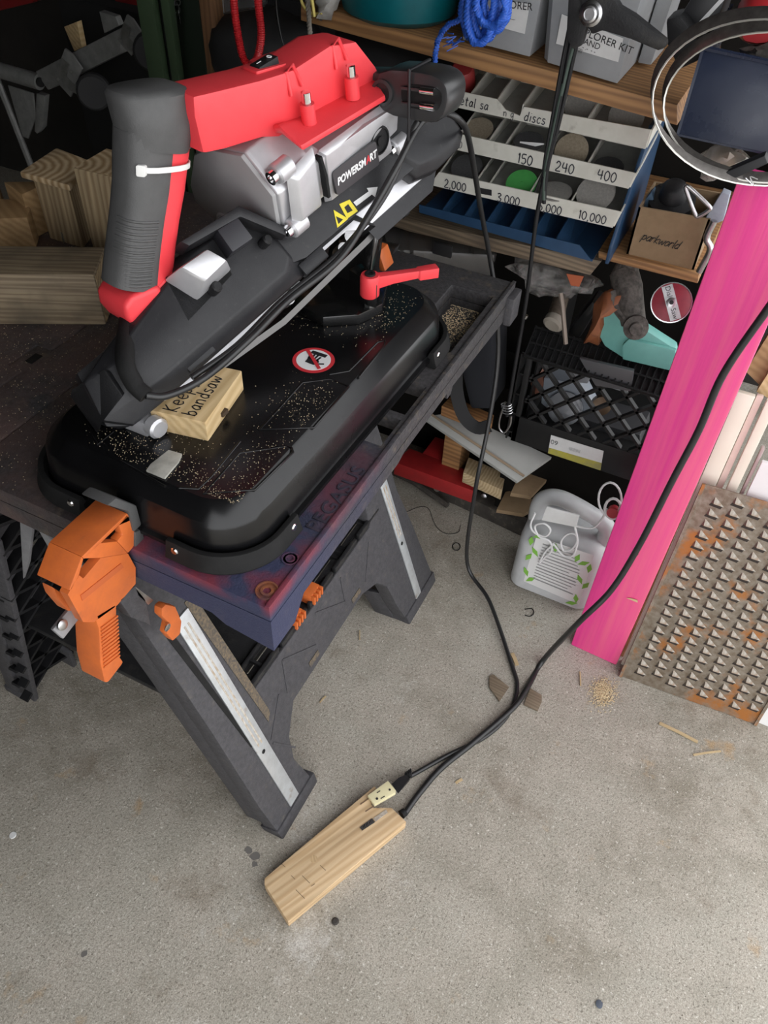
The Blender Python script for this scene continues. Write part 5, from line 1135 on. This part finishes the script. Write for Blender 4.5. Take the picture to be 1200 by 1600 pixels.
# ---------------- jug
JUG = mat('milky_jug', (.55, .56, .565), (.50, .51, .515), .35, sss=.3, alpha=.97)
jf = 1.275
jg = thing('plastic_jug', (-.13, 1.33, 0), 'translucent white plastic jug with a green leaf label on the floor', 'jug')
jl, jr = -.235, -.030; 
def jsec(z, x0, x1, y0, y1, r_): return rrect(x0, x1, y0, y1, r_, z, 5)
MB().loft(jsec(0, jl + .012, jr - .012, jf + .012, jf + .123, .03), jsec(.01, jl, jr, jf, jf + .135, .035), jsec(.16, jl + .002, jr - .002, jf, jf + .133, .035), jsec(.192, jl + .006, jr - .006, jf + .008, jf + .128, .04), jsec(.208, jl + .022, jr - .02, jf + .026, jf + .112, .035)).build('body', JUG, jg, smooth=50)
hp_ = [V((jl + .024, jf + .065, .17)), V((jl + .021, jf + .062, .235)), V((jl + .032, jf + .06, .268)), V((jl + .062, jf + .06, .284)), V((jl + .11, jf + .06, .278)), V((jl + .165, jf + .062, .258)), V((jl + .185, jf + .065, .235)), V((jl + .184, jf + .065, .18))]
MB().tube(smoothpts(hp_, 6), .0195, 14).build('handle', JUG, jg, smooth=60)
jy = jf - .0008
def jp(u, v): return ony(u, v, jy)
LBL = mat('jug_label', (.70, .70, .69), None, .6); LEAF = mat('leaf_green', (.20, .46, .06), None, .6)
lq = [jp(838, 838), (jp(928, 868)), jp(905, 945), jp(818, 908)]
MB().prism(lq, (0, .0006, 0)).build('label', LBL, jg)
for (u, v, a) in ((830, 845, .4), (842, 838, -.6), (826, 870, 0), (836, 862, 1.0), (822, 893, .8), (829, 905, -.3), (868, 856, .5), (902, 872, .2), (912, 880, -.5), (906, 905, .9), (915, 915, 0), (900, 935, .6), (893, 942, -.7), (921, 888, .4)):
    c = jp(u, v); dx, dz = math.cos(a + 1.2), math.sin(a + 1.2); s_ = .016
    MB().prism([c + V((-dx * s_, -.001, -dz * s_)), c + V((-dz * s_ * .4, -.001, dx * s_ * .4)), c + V((dx * s_, -.001, dz * s_)), c + V((dz * s_ * .4, -.001, -dx * s_ * .4))], (0, .0005, 0)).build('leaf_print', LEAF, jg)
TXT = mat('label_text', (.30, .30, .30), None, .8)
for k in range(13):
    f_ = .10 + k * .062; a = lq[0] + (lq[3] - lq[0]) * f_; b = lq[1] + (lq[2] - lq[1]) * f_
    e = random.uniform(.55, .74); p, q = a + (b - a) * .14 + V((0, -.001, 0)), a + (b - a) * (.14 + e) + V((0, -.001, 0)); MB().strip([p, q], (0, -1, 0), .0022 if k % 4 else .0034, .0003).build('print_line', TXT, jg)
# white tag and white cable loops hung on the jug
tg = thing('paper_tag', jp(870, 800), 'folded white paper tag stuck on the jug handle', 'tag')
MB().prism([ony(u, v, jf - .012) for u, v in ((854, 792), (872, 797), (905, 806), (900, 824), (846, 813))], (0, .004, 0)).build('tag', PAPER, tg, .001)
wc = thing('white_cable', jp(850, 830), 'thin white cable in loops draped over the jug', 'cable')
WCB = mat('white_cable', (.72, .72, .72), None, .4)
for pts in ([(836, 802), (829, 820), (835, 832), (852, 838), (860, 828), (850, 818), (836, 822), (842, 838), (858, 845), (862, 860), (850, 872), (843, 880), (852, 862), (865, 850)],
            [(865, 850), (880, 868), (895, 868), (902, 850), (900, 836), (888, 834), (877, 845), (880, 860), (893, 858), (902, 845), (898, 822)], [(898, 822), (925, 825), (940, 812), (948, 795)]):
    MB().tube(smoothpts([ony(u, v, jf - .010) for u, v in pts], 5), .0024, 7).build('strand', WCB, wc, smooth=60)
MB().tube([ony(953 + 18 * math.cos(a), 780 + 26 * math.sin(a), 1.262) for a in [q * PI / 10 for q in range(20)]], .0024, 7, closed=True).build('loop', WCB, wc, smooth=60)
MB().tube([ony(958 + 13 * math.cos(a), 795 + 16 * math.sin(a), 1.258) for a in [q * PI / 8 for q in range(16)]], .003, 7, closed=True).build('loop', WCB, wc, smooth=60)
MB().lathe(ony(960, 795, 1.27), [(.010, 0), (.012, .004), (.012, .02)], (0, -1, .2), 16).build('small_red_cap', mat('cap_red', (.35, .02, .03), None, .4), label='small red cap inside the white cable loop beside the post', cat='bobbin')  # second, smaller red cap
# ---------------- low clutter under the shelf
SILL = mat('dark_dirty_timber', (.035, .03, .025), (.055, .048, .04), .9, scale=30, c3=(.12, .10, .075), s3=60, t3=(.55, .75))
s0, s1 = onz(560, 725, 0), onz(840, 860, 0)
MB().prism([V((-.85, 1.515, 0)), V((-.24, 1.445, 0)), V((-.24, 1.485, 0)), V((-.85, 1.555, 0))], (0, 0, .05)).build('floor_sill', SILL, bev=.003, label='dark dirty timber lying on the floor under the shelves', cat='timber')
RJ = mat('red_steel', (.38, .02, .022), (.30, .018, .02), .4)
rj = thing('red_frame', onz(680, 730, .055), 'red steel frame rails under the grey-white panel', 'frame')  # red steel frame of unknown use
MB().prism([onz(u, v, .10) for u, v in ((616, 722), (640, 700), (745, 740), (742, 768))], (0, 0, -.045)).build('rail', RJ, rj, .003)
MB().prism([onz(u, v, .10) for u, v in ((660, 708), (680, 682), (705, 690), (690, 720))], (0, 0, -.04)).build('cross_rail', RJ, rj, .003)
MB().tube([onz(625, 738, .04), onz(700, 790, .02)], .008, 8).build('iron_bar', SILL, label='dark iron bar in front of the red frame', cat='bar')
for u, v in ((684, 762), (757, 774)): MB().lathe(onz(u, v, .05), [(.009, 0), (.009, .008), (.004, .01)], (0, -1, .2), 14).build('rail_bolt', STEEL, rj)
# white board lying at a slant
wbq = [onz(658, 650, .30), onz(718, 645, .31), onz(862, 714, .30), onz(808, 752, .26)]
n_ = (wbq[1] - wbq[0]).cross(wbq[3] - wbq[0]).normalized(); n_ = n_ if n_.z > 0 else -n_
WBD = mat('grey_white_board', (.42, .42, .40), (.37, .37, .35), .6, scale=6)
wbo = thing('white_shelf_board', sum(wbq, V()) / 4, 'grey-white panel lying at a slant below the milk crate', 'board')
MB().prism(wbq, -n_ * .012).build('panel', WBD, wbo, .001)
MB().strip([wbq[0] * .72 + wbq[1] * .28 + n_ * .0005, wbq[3] * .8 + wbq[2] * .2 + n_ * .0005], n_, .006, .0015).build('seam', mat('tan_line', (.33, .25, .17), None, .7), wbo)
# supports under it
MB().span((-.52, 1.50, .05), (-.47, 1.58, .235)).build('wood_offcut', SHW, bev=.002, label='brown upright block under the slanted panel', cat='wood offcut')
PN = wood('pale_pine_end', (.58, .45, .28), (.42, .30, .16), ring=True, rot=(PI / 2, 0, 0), scale=40)
q = [onz(u, v, .155) for u, v in ((724, 738), (732, 714), (790, 740), (785, 766))]
MB().prism(q, (0, 0, -.035)).build('wood_offcut', PN, bev=.002, label='pale pine end with growth rings under the slanted panel', cat='wood offcut')
for i, (z0, pts, lab) in enumerate(((.20, ((798, 770), (812, 740), (862, 720), (868, 735), (830, 775)), 'brown cardboard flap under the slanted panel, upper one'), (.12, ((776, 796), (790, 768), (845, 760), (842, 790), (818, 803)), 'brown cardboard flap beside the jug, lower one'))):
    MB().prism([onz(u, v, z0) for u, v in pts], (0, 0, -.012)).build('cardboard_flap', CARD, bev=.001, label=lab, cat='cardboard')
MB().span((-.50, 1.47, .0), (-.24, 1.62, .045)).build('dark_timber', SILL, bev=.003, label='dark timber block under the brown cardboard flaps', cat='timber')
MB().span((-.80, 1.64, 0), (-.40, 1.80, .30)).build('shade_box', NB, bev=.003, label='near-black box added to darken the space deep under the shelf, behind the red frame', cat='box')  # near-black filler added so the depth under the shelf stays dark
# brown plank and black strap at the end of the table
MB().prism([onz(u, v, .36) for u, v in ((690, 634), (705, 618), (772, 648), (768, 664))], (0, 0, -.03)).build('brown_plank', wood('orange_plank', (.36, .18, .07), (.22, .10, .04), scale=60, stretch=(.1, 1, 1)), bev=.002, label='orange-brown plank end behind the black strap', cat='plank')
sp_ = smoothpts([ony(u, v, 1.36) for u, v in ((712, 580), (714, 615), (725, 650), (745, 668), (765, 665))], 5)
MB().strip(sp_, (.3, -1, .35), .030, .003).build('black_strap', mat('webbing', (.012, .012, .013), None, .8), smooth=60, label='black webbing strap hanging behind the far table corner', cat='strap')
MB().prism([ony(u, v, 1.40) for u, v in ((715, 560), (745, 500), (770, 490), (768, 640), (735, 640))], (0, .1, 0)).build('dark_bag', mat('navy_black_fabric', (.008, .009, .013), None, .9), bev=.01, label='black fabric bag between table end and milk crate', cat='bag')
# ================================================================== dim clutter at the upper left
MG2 = mat('grey_painted_steel', (.24, .24, .23), (.18, .18, .175), .55, .3, scale=40)
CAS = mat('caster_zinc', (.30, .30, .28), (.2, .2, .19), .4, .7)
yb = 1.78
mbt = thing('mobile_base', (-1.5, 1.8, 0), 'grey steel mobile base frame standing on edge with swivel casters', 'mobile base')
def mp(*uv, y=yb): return [ony(u, v, y) for u, v in uv]
MB().prism(mp((55, 112), (190, 43), (188, 84), (75, 141)), (0, .05, 0)).build('frame_rail', MG2, mbt, .003)
MB().tube(mp((-20, 104), (62, 128)), .022, 14).build('axle_tube', MG2, mbt)
MB().tube([ony(62, 128, yb - .002), ony(64, 129, yb - .004)], .013, 12).build('tube_bore', RUB, mbt)
MB().prism(mp((12, 133), (52, 146), (56, 182), (44, 217), (35, 213)), (0, .004, 0)).build('gusset', MG2, mbt, .001)
MB().prism(mp((57, 146), (70, 150), (66, 200), (58, 209), (54, 205)), (0, .02, 0)).build('gusset', MG2, mbt, .001)
p, q = ony(-6, 120, yb), ony(50, 262, yb)
MB().tube([p, q, q + (q - p) * 1.2], .010, 8).build('leg', MG2, mbt)
z0 = ony(120, 150, yb).z
MB().span((-1.60, yb + .05, 0), (-1.55, yb + .10, z0 + .08)).build('upright', MG2, mbt, .003)
for i, (du, dv, s_) in enumerate(((0, 0, 1), (97, -50, .85))):
    def cq(*uv): return [ony(du + u, dv + v, yb - .03) for u, v in uv]
    if i: 
        def cq(*uv): return [ony(185 + (u - 86) * .85, 62 + (v - 122) * .85, yb - .02) for u, v in uv]
    c = MB().prism(cq((84, 122), (101, 76), (112, 84), (128, 108), (110, 152), (92, 132)), (0, .006, 0)).build('caster_plate', MG2, mbt, .001)
    MB().strip(smoothpts(cq((104, 96), (100, 118), (112, 134), (136, 148)), 4), (.2, -1, .3), .022, .006).build('caster_fork', CAS, c, smooth=60)
    w = cq((147, 143))[0]
    MB().lathe(w, [(.012, -.016), (.040, -.016), (.046, -.010), (.046, .010), (.040, .016), (.012, .016)], (.55, -.8, .1), 24).build('caster_wheel', mat('caster_rubber%d' % i, (.022, .022, .023), None, .7), c, smooth=40)
    MB().lathe(cq((134, 146))[0], [(.006, 0), (.006, .006)], (.3, -.9, .2), 10).build('axle_bolt', CHROME, c)
    for uv in ((92, 124), (112, 112)): MB().lathe(cq(uv)[0], [(.005, 0), (.005, .004)], (.2, -.9, .2), 6).build('plate_bolt', CAS, c)
MB().prism(mp((155, 18), (163, 52), (186, 40), (180, 26)), (0, .02, 0)).build('gusset', MG2, mbt, .001)
# green steel post and cabinet side
GRS = mat('green_paint', (.045, .075, .038), (.04, .066, .034), .5, scale=20)
yg = 1.62
gpst = thing('green_post', (-1.1, 1.62, 0), 'dark green painted steel channel post beside the wooden stud', 'post')
def dn2(pts, y, dy, name, m, par):
    P = [ony(u, v, y) for u, v in pts]; return MB().prism(P, (0, dy, 0)).build(name, m, par, .001)
x0, x1 = ony(225, 60, yg).x, ony(249, 120, yg).x
zb, zt_ = 0.0, 2.0
def col(u0, u1, v, y, dy, name, m, par): a, b = ony(u0, v, y).x, ony(u1, v, y).x; return MB().span((a, y, 0), (b, y + dy, 1.9)).build(name, m, par, .001)
col(226, 250, 80, yg, .02, 'flange', GRS, gpst); col(250, 262, 80, yg + .03, .02, 'web', mat('green_black', (.008, .01, .008), None, .7), gpst); col(262, 274, 80, yg + .005, .02, 'flange', GRS, gpst)
a = ony(284, 80, 1.70).x; b = ony(318, 80, 1.70).x
MB().span((a - .02, 1.70, 0), (b, 1.74, 1.9)).build('cabinet_side', mat('green_dark', (.012, .022, .012), None, .6), bev=.002, label='very dark green cabinet side between the green post and wooden stud', cat='cabinet')
ky = thing('key_bunch', ony(272, 20, 1.66), 'small bunch of keys hanging on the dark green cabinet', 'keys')
for (u, v, l, an) in ((274, 8, .035, -.2), (277, 14, .03, .1), (270, 6, .03, -.5)):
    p = ony(u, v, 1.655); MB().strip([p, p + V((math.sin(an) * l, -.002, -l))], (0, -1, 0), .007, .002).build('key', CHROME, ky); MB().lathe(p, [(.009, 0), (.009, .002)], (0, -1, 0), 12).build('key_bow', STEEL, ky)
MB().tube([ony(277 + 5 * math.cos(k), 4 + 5 * math.sin(k), 1.653) for k in [i * PI / 6 for i in range(12)]], .0012, 5, closed=True).build('ring', STEEL, ky)
SW_ = wood('stud_wood', (.20, .10, .045), (.13, .065, .03), rot=(0, PI / 2, 0), scale=50, stretch=(.05, 1, 1))
a = ony(316, 50, 1.58).x; b = ony(338, 50, 1.58).x
MB().span((a, 1.58, 0), (b, 1.66, 1.95)).build('wall_stud', SW_, bev=.003, label='brown wooden stud behind the red hose', cat='stud')
# soft black bag
pillow(smoothpts([ony(u, v, 1.62) for u, v in ((332, 60), (345, 25), (400, 10), (470, 30), (500, 60), (480, 120), (400, 140), (345, 115))], 3, True), .16, 'black_tool_bag', mat('bag_nylon', (.014, .014, .015), (.02, .02, .02), .7, bump=.3, bscale=60), rows=7, crump=.004, label='soft black tool bag behind the red hose', cat='bag')
pillow(smoothpts([ony(u, v, 1.66) for u, v in ((520, 60), (560, 40), (690, 85), (720, 130), (640, 150), (540, 110))], 3, True), .12, 'black_tool_bag', mat('bag_nylon2', (.012, .012, .013), None, .7), rows=7, crump=.004, label='black bag under the brown shelf board, behind the saw', cat='bag')
cc = thing('clear_case', ony(385, 5, 1.50), 'clear plastic hinged case above the black bag', 'case')
MB().prism([ony(u, v, 1.50) for u, v in ((346, -20), (430, -30), (408, 12), (352, 22))], (0, .02, 0)).build('body', mat('case_clear', (.10, .10, .10), None, .2, alpha=.6), cc, .002)
MB().tube([ony(u, v, 1.498) for u, v in ((346, -20), (350, 21), (408, 11))], .002, 6).build('edge', STEEL, cc)
# red coiled air hose
HO = mat('red_hose', (.55, .02, .025), (.42, .015, .02), .35)
hs = smoothpts([ony(u, v, 1.42) for u, v in ((364, -40), (366, 10), (372, 55), (380, 90), (391, 102), (402, 90), (408, 55), (404, 10), (400, -40))], 8)
ho = thing('air_hose', hs[32], 'red ribbed air hose hanging in a loop behind the saw', 'hose')
rr_ = [.0078 if i % 2 else .0068 for i in range(len(hs))]
hs2 = []
for i in range(len(hs) - 1): hs2 += [hs[i], hs[i] * .667 + hs[i + 1] * .333, hs[i] * .333 + hs[i + 1] * .667]
MB().tube(hs2, [.0078 if i % 2 else .0066 for i in range(len(hs2))], 10).build('hose', HO, ho, smooth=30)
MB().tube(smoothpts([ony(u, v, 1.50) for u, v in ((431, -40), (432, 10), (438, 50), (446, 80))], 4), .0022, 6).build('hanging_wire', CORD, smooth=60, label='thin black wire hanging left of the grey rope', cat='wire')
twist([ony(u, v, 1.40) for u, v in ((479, -30), (482, 20), (485, 60), (488, 100))], .005, 'grey_rope', mat('grey_rope', (.22, .20, .17), (.16, .145, .12), .8), None, turns=7, label='grey twisted rope hanging behind the saw', cat='rope')
YC = mat('yellow_cord', (.55, .45, .12), None, .6)
MB().tube(smoothpts([ony(u, v, 1.42) for u, v in ((468, -20), (472, 5), (482, 18), (492, 22), (503, 20))], 4), .0025, 6).build('yellow_cord', YC, smooth=60, label='thin yellow cord, left strand beside the grey rope', cat='cord')
MB().tube(smoothpts([ony(u, v, 1.395) for u, v in ((485, -20), (488, 5), (491, 26))], 4), .0032, 6).build('yellow_cord', YC, smooth=60, label='thick yellow cord end, right beside the grey rope', cat='cord')
pillow(smoothpts([ony(u, v, 1.44) for u, v in ((499, -20), (534, -20), (524, 15), (505, 33), (498, 20))], 2, True), .05, 'white_sack', mat('grey_white_cloth', (.38, .37, .35), (.3, .29, .27), .9, scale=80), label='greyish white cloth bag left of the teal tub', cat='bag')
# scraps deep in the dark
DR = mat('deep_red', (.20, .012, .012), None, .5)
for pts, lab in ((((-20, -20), (60, -20), (50, 5), (-20, 22)), 'red plastic box in the dark upper left corner'), (((172, -20), (214, -20), (216, 20), (180, 6)), 'red tool handle left of the green post')):
    MB().prism([ony(u, v, 2.0) for u, v in pts], (0, .08, 0)).build('red_item', DR, bev=.006, label=lab, cat='red item')
MB().prism([ony(u, v, 1.9) for u, v in ((100, 42), (120, 34), (128, 74), (116, 80))], (0, .02, 0)).build('wood_scrap', BW, bev=.001, label='pale wooden scrap standing behind the mobile base', cat='wood scrap')
MB().span((-2.0, 1.95, 0), (-1.0, 2.3, .9)).build('dark_cabinet', mat('near_black', (.008, .008, .008), None, .9), bev=.01, label='almost black low cabinet behind the mobile base', cat='cabinet')
# ================================================================== on the floor
OB = wood('oak_block', (.58, .42, .25), (.46, .31, .165), rot=(0, 0, -1.15), scale=45, stretch=(.05, 1, 1), dist=5)
ob = thing('outlet_block', onz(520, 1335, 0), 'long pale wooden block with a fitted power outlet on the floor', 'outlet block')
bz = .030
A_, B_, C_, D_ = onz(450, 1440, bz), onz(413, 1382, bz), onz(596, 1228, bz), onz(635, 1284, bz)
B2 = onz(413, 1372, bz); C0, C1, C2 = onz(585, 1228, bz), onz(592, 1236, bz), onz(600, 1262, bz)
def dn(P, d_): return [p - V((0, 0, d_)) for p in P]
MB().prism(dn([A_, B_, B2, C0, C1, onz(578, 1250, bz), onz(583, 1262, bz), onz(612, 1262, bz), D_], bz - .001), (0, 0, bz - .001)).build('block', OB, ob, .002)
IV = mat('ivory_plastic', (.70, .64, .40), (.66, .60, .37), .4)
rz0 = bz - .014
MB().prism([onz(u, v, bz - .002) for u, v in ((574, 1246), (606, 1223), (618, 1238), (618, 1242), (585, 1261))], (0, 0, .010)).build('receptacle', IV, ob, .0015)
for (u, v, du, dv) in ((589, 1239, 5, -3.4), (595, 1248, 6, -4)): MB().strip([onz(u, v, bz + .0085), onz(u + du, v + dv, bz + .0085)], (0, 0, 1), .0016, .0004).build('slot', INK, ob)
MB().lathe(onz(589, 1248, bz + .0083), [(.0026, 0), (.0026, .0004)], seg=12).build('ground_hole', INK, ob); MB().lathe(onz(609, 1234, bz + .0083), [(.0022, 0), (.0022, .0004)], seg=12).build('ground_hole', INK, ob)
for pts in (((563, 1257), (577, 1247)), ((571, 1268), (585, 1259))): MB().strip([onz(*p, bz + .0003) for p in pts], (0, 0, 1), .0022, .0006).build('router_groove', mat('groove_brown', (.16, .10, .06), None, .9), ob)
MB().prism([onz(u, v, bz + .0003) for u, v in ((562, 1293), (581, 1279), (586, 1285), (566, 1298))], (0, 0, .0012)).build('steel_plate', STEEL, ob)
for k in range(3): MB().strip([onz(568 + 4.5 * k, 1293 - 3.2 * k, bz + .0017), onz(570 + 4.5 * k, 1288 - 3 * k, bz + .0017)], (0, 0, 1), .0012, .0003).build('slot', INK, ob)
MB().prism([onz(u, v, bz + .0003) for u, v in ((583, 1279), (603, 1265), (606, 1270), (587, 1284))], (0, 0, .001)).build('worn_channel', mat('worn_wood', (.30, .25, .20), (.45, .40, .34), .8, scale=200), ob)
for (u, v) in ((490, 1342),): MB().lathe(onz(u, v, bz), [(.007, 0), (.007, .0004)], seg=16).build('wood_plug', wood('plug', (.52, .37, .2), (.44, .3, .16), ring=True, scale=60), ob)
for (u, v, du, dv) in ((455, 1368, 6, 6), (472, 1368, 12, 12), (500, 1352, 9, 8), (462, 1390, 14, 14), (486, 1385, 6, -4), (440, 1350, 6, 5)): MB().strip([onz(u, v, bz + .0002), onz(u + du, v + dv, bz + .0002)], (0, 0, 1), .0010, .0002).build('pencil_mark', mat('mark_brown', (.2, .14, .08), None, .9), ob)
MB().tube([onz(627, 1273, .018), onz(633, 1268, .018)], [.009, .0075], 12).build('cord_grommet', RUB, ob)
# saw plug in the receptacle
plg = MB().loft(*[[onz(u, v, z) for u, v, z in q] for q in (((612, 1225, .014), (622, 1240, .014), (622, 1240, .034), (612, 1225, .034)), ((624, 1216, .012), (633, 1228, .012), (632, 1227, .034), (623, 1215, .034)), ((636, 1211, .012), (641, 1218, .012), (640, 1217, .026), (635, 1210, .026)))])
for k in range(4): plg.tube([onz(634 + 2.6 * k, 1213 - 1.8 * k, .018) + V((-.0035 * math.cos(a) * 1.2, .0062 * math.cos(a), .0085 * math.sin(a))) for a in [i * PI / 6 for i in range(12)]], .0013, 5, closed=True)
plg.build('power_plug', BLK, pc, label='black moulded power plug with a ribbed neck')
# wood chips and litter
CHIP = wood('grey_chip', (.20, .155, .105), (.14, .105, .07), scale=90)
MB().prism([onz(u, v, .001) for u, v in ((764, 1058), (770, 1055), (795, 1075), (780, 1097), (764, 1075))], (0, 0, .005)).build('wood_chip', CHIP, bev=.0008, label='brownish wood chip on the floor left of the crossing cords', cat='wood chip')
MB().prism([onz(u, v, .001) for u, v in ((818, 1102), (828, 1077), (846, 1088), (846, 1098), (840, 1112))], (0, 0, .005)).build('wood_chip', CHIP, bev=.0008, label='grey-brown wood chip on the floor right of the crossing cords', cat='wood chip')
SPL = mat('splinter', (.50, .38, .22), (.42, .31, .17), .9)
for (p, q_, w, lab) in (((800, 1021), (808, 1040), .009, 'pale wood curl on the floor above the right wood chip'), ((1030, 1130), (1090, 1160), .007, 'long orange-brown splinter on the floor below the rusty plate'), ((1083, 1180), (1126, 1174), .004, 'thin splinter lying on the floor right of the orange-brown one'), ((500, 1098), (509, 1088), .003, 'tiny splinter on the floor beside the table leg'), ((562, 985), (562, 1000), .002, 'thin dark splinter on the floor between the table legs'), ((906, 1050), (907, 1072), .003, 'reddish splinter in front of the pink post'), ((712, 1224), (722, 1218), .005, 'small curl of wood beside the extension cord')):
    a, b = onz(*p, .0008), onz(*q_, .0008); MB().strip([a, (a + b) / 2 + V((0, 0, .002)), b], (0, 0, 1), w, .002).build('splinter', SPL, label=lab, cat='splinter', group='splinters on the floor')
MB().tube(smoothpts([onz(u, v, .002) for u, v in ((820, 952), (831, 951), (834, 958), (828, 963), (820, 961))], 4), .0012, 6).build('split_ring', RUB, smooth=60, label='dark C-shaped ring on the floor in front of the jug', cat='ring')
MB().tube([onz(713 + 6 * math.cos(k), 854 + 6 * math.sin(k), .002) for k in [i * PI / 7 for i in range(14)]], .0013, 6, closed=True).build('rubber_ring', RUB, smooth=60, label='small dark rubber ring on the floor left of the hanging cord', cat='ring')
MB().tube(smoothpts([onz(u, v, .002) for u, v in ((635, 800), (655, 792), (670, 795), (680, 820), (695, 833), (715, 832), (720, 820))], 4), .0008, 5).build('wire_scrap', CORD, smooth=60, label='thin curved wire scrap on the floor by the dark timber', cat='wire')
MB().lathe(onz(524, 1440, .0005), [(.006, 0), (.007, .002), (.004, .004)], seg=9).build('pebble', mat('dark_grit2', (.04, .035, .03), None, .9), label='small dark pebble below the outlet block', cat='pebble')
MB().lathe(onz(936, 1569, .0005), [(.004, 0), (.007, .001), (.003, .003)], (.3, 0, 1), 9).build('pebble', mat('blue_grit', (.06, .07, .09), None, .9), label='small bluish flake near the bottom edge', cat='pebble')
MB().lathe(onz(20, 1305, .0003), [(.007, 0), (.006, .0012)], seg=12).build('paint_drip', PAPER, label='white paint drip on the floor at the left edge', cat='paint drip')
for (u, v, r_) in ((398, 1338, .010), (388, 1328, .008), (131, 1490, .006), (398, 1350, .006)):
    P = [onz(u, v, .0002) + V((r_ * random.uniform(.6, 1.2) * math.cos(k * PI / 5), r_ * random.uniform(.6, 1.2) * math.sin(k * PI / 5), 0)) for k in range(10)]
    MB().prism(P, (0, 0, .0004)).build('oil_spot', mat('oil_spot', (.13, .12, .11), None, .8), label='dark oily spot on the floor, ' + {(398): 'largest below the front leg', (388): 'beside the largest one', (131): 'far left near the bottom'}.get(u, '') if v != 1350 else 'dark oily spot on the floor, lowest of the three below the front leg', cat='stain', group='oily spots on the floor')
# sawdust
def dust(name, fn, n, smin, smax, lab, m=DUST):
    vs, fs = [], []
    for _ in range(n):
        p = fn()
        if p is None: continue
        s_ = random.uniform(smin, smax); b = len(vs); a = random.uniform(0, 6.28)
        for k in range(3): vs.append((p.x + s_ * math.cos(a + k * 2.09), p.y + s_ * math.sin(a + k * 2.09), p.z + .0001))
        vs.append((p.x, p.y, p.z + s_ * .9)); fs += [(b, b + 1, b + 3), (b + 1, b + 2, b + 3), (b + 2, b, b + 3)]
    me = bpy.data.meshes.new(name); me.from_pydata(vs, [], fs); me.materials.append(m)
    return link(name, me, V((0, 0, 0)), None, lab, 'sawdust', None, 'stuff')
G_ = random.gauss
def inpan(x, y): return PX0 + .04 < x < PX1 - .04 and PY0 + .04 < y < PY1 - .04
def pan_d():
    c = random.choice(((200, 690, .03), (250, 740, .04), (300, 775, .03), (345, 800, .02), (480, 640, .03), (430, 730, .03), (520, 480, .04), (560, 470, .04), (620, 500, .04), (350, 800, .015)))
    p = onz(c[0], c[1], PT); x, y = p.x + G_(0, c[2]), p.y + G_(0, c[2])
    return V((x, y, PT + .0003)) if inpan(x, y) else None
dust('sawdust', pan_d, 3200, .0003, .0009, 'sawdust speckled over the black saw pan')
def tab_d():
    x, y = random.uniform(-1.2, -.70), random.uniform(.455, 1.2)
    if PX0 - .01 < x: return None
    return V((x, y, TZ + .0003))
dust('sawdust', tab_d, 4200, .0003, .0010, 'sawdust scattered over the left of the work table')
def pok_d(): return V((random.uniform(-.44, -.37), min(1.22, max(1.04, G_(1.16, .04))), .7625))
dust('sawdust', pok_d, 1500, .0006, .0016, 'sawdust heaped in the table pocket')
def fl_d():
    p = onz(942, 1082, .0); return V((p.x + G_(0, .012), p.y + G_(0, .017), .0003 + abs(G_(0, .0012))))
dust('sawdust', fl_d, 1600, .0007, .0021, 'small heap of sawdust on the floor before the pink post')
GRT = mat('floor_grit', (.10, .085, .07), (.5, .46, .4), .9, scale=3)
def gr_d():
    p = V((random.uniform(-1.2, .7), random.uniform(.15, 1.42), .0002)); return None if (-1.15 < p.x < -.38 and .45 < p.y < 1.22) or p.y > 1.13 and p.x > -.26 else p
dust('floor_grit', gr_d, 1400, .0005, .0018, 'tiny grit and crumbs scattered over the concrete floor', GRT)
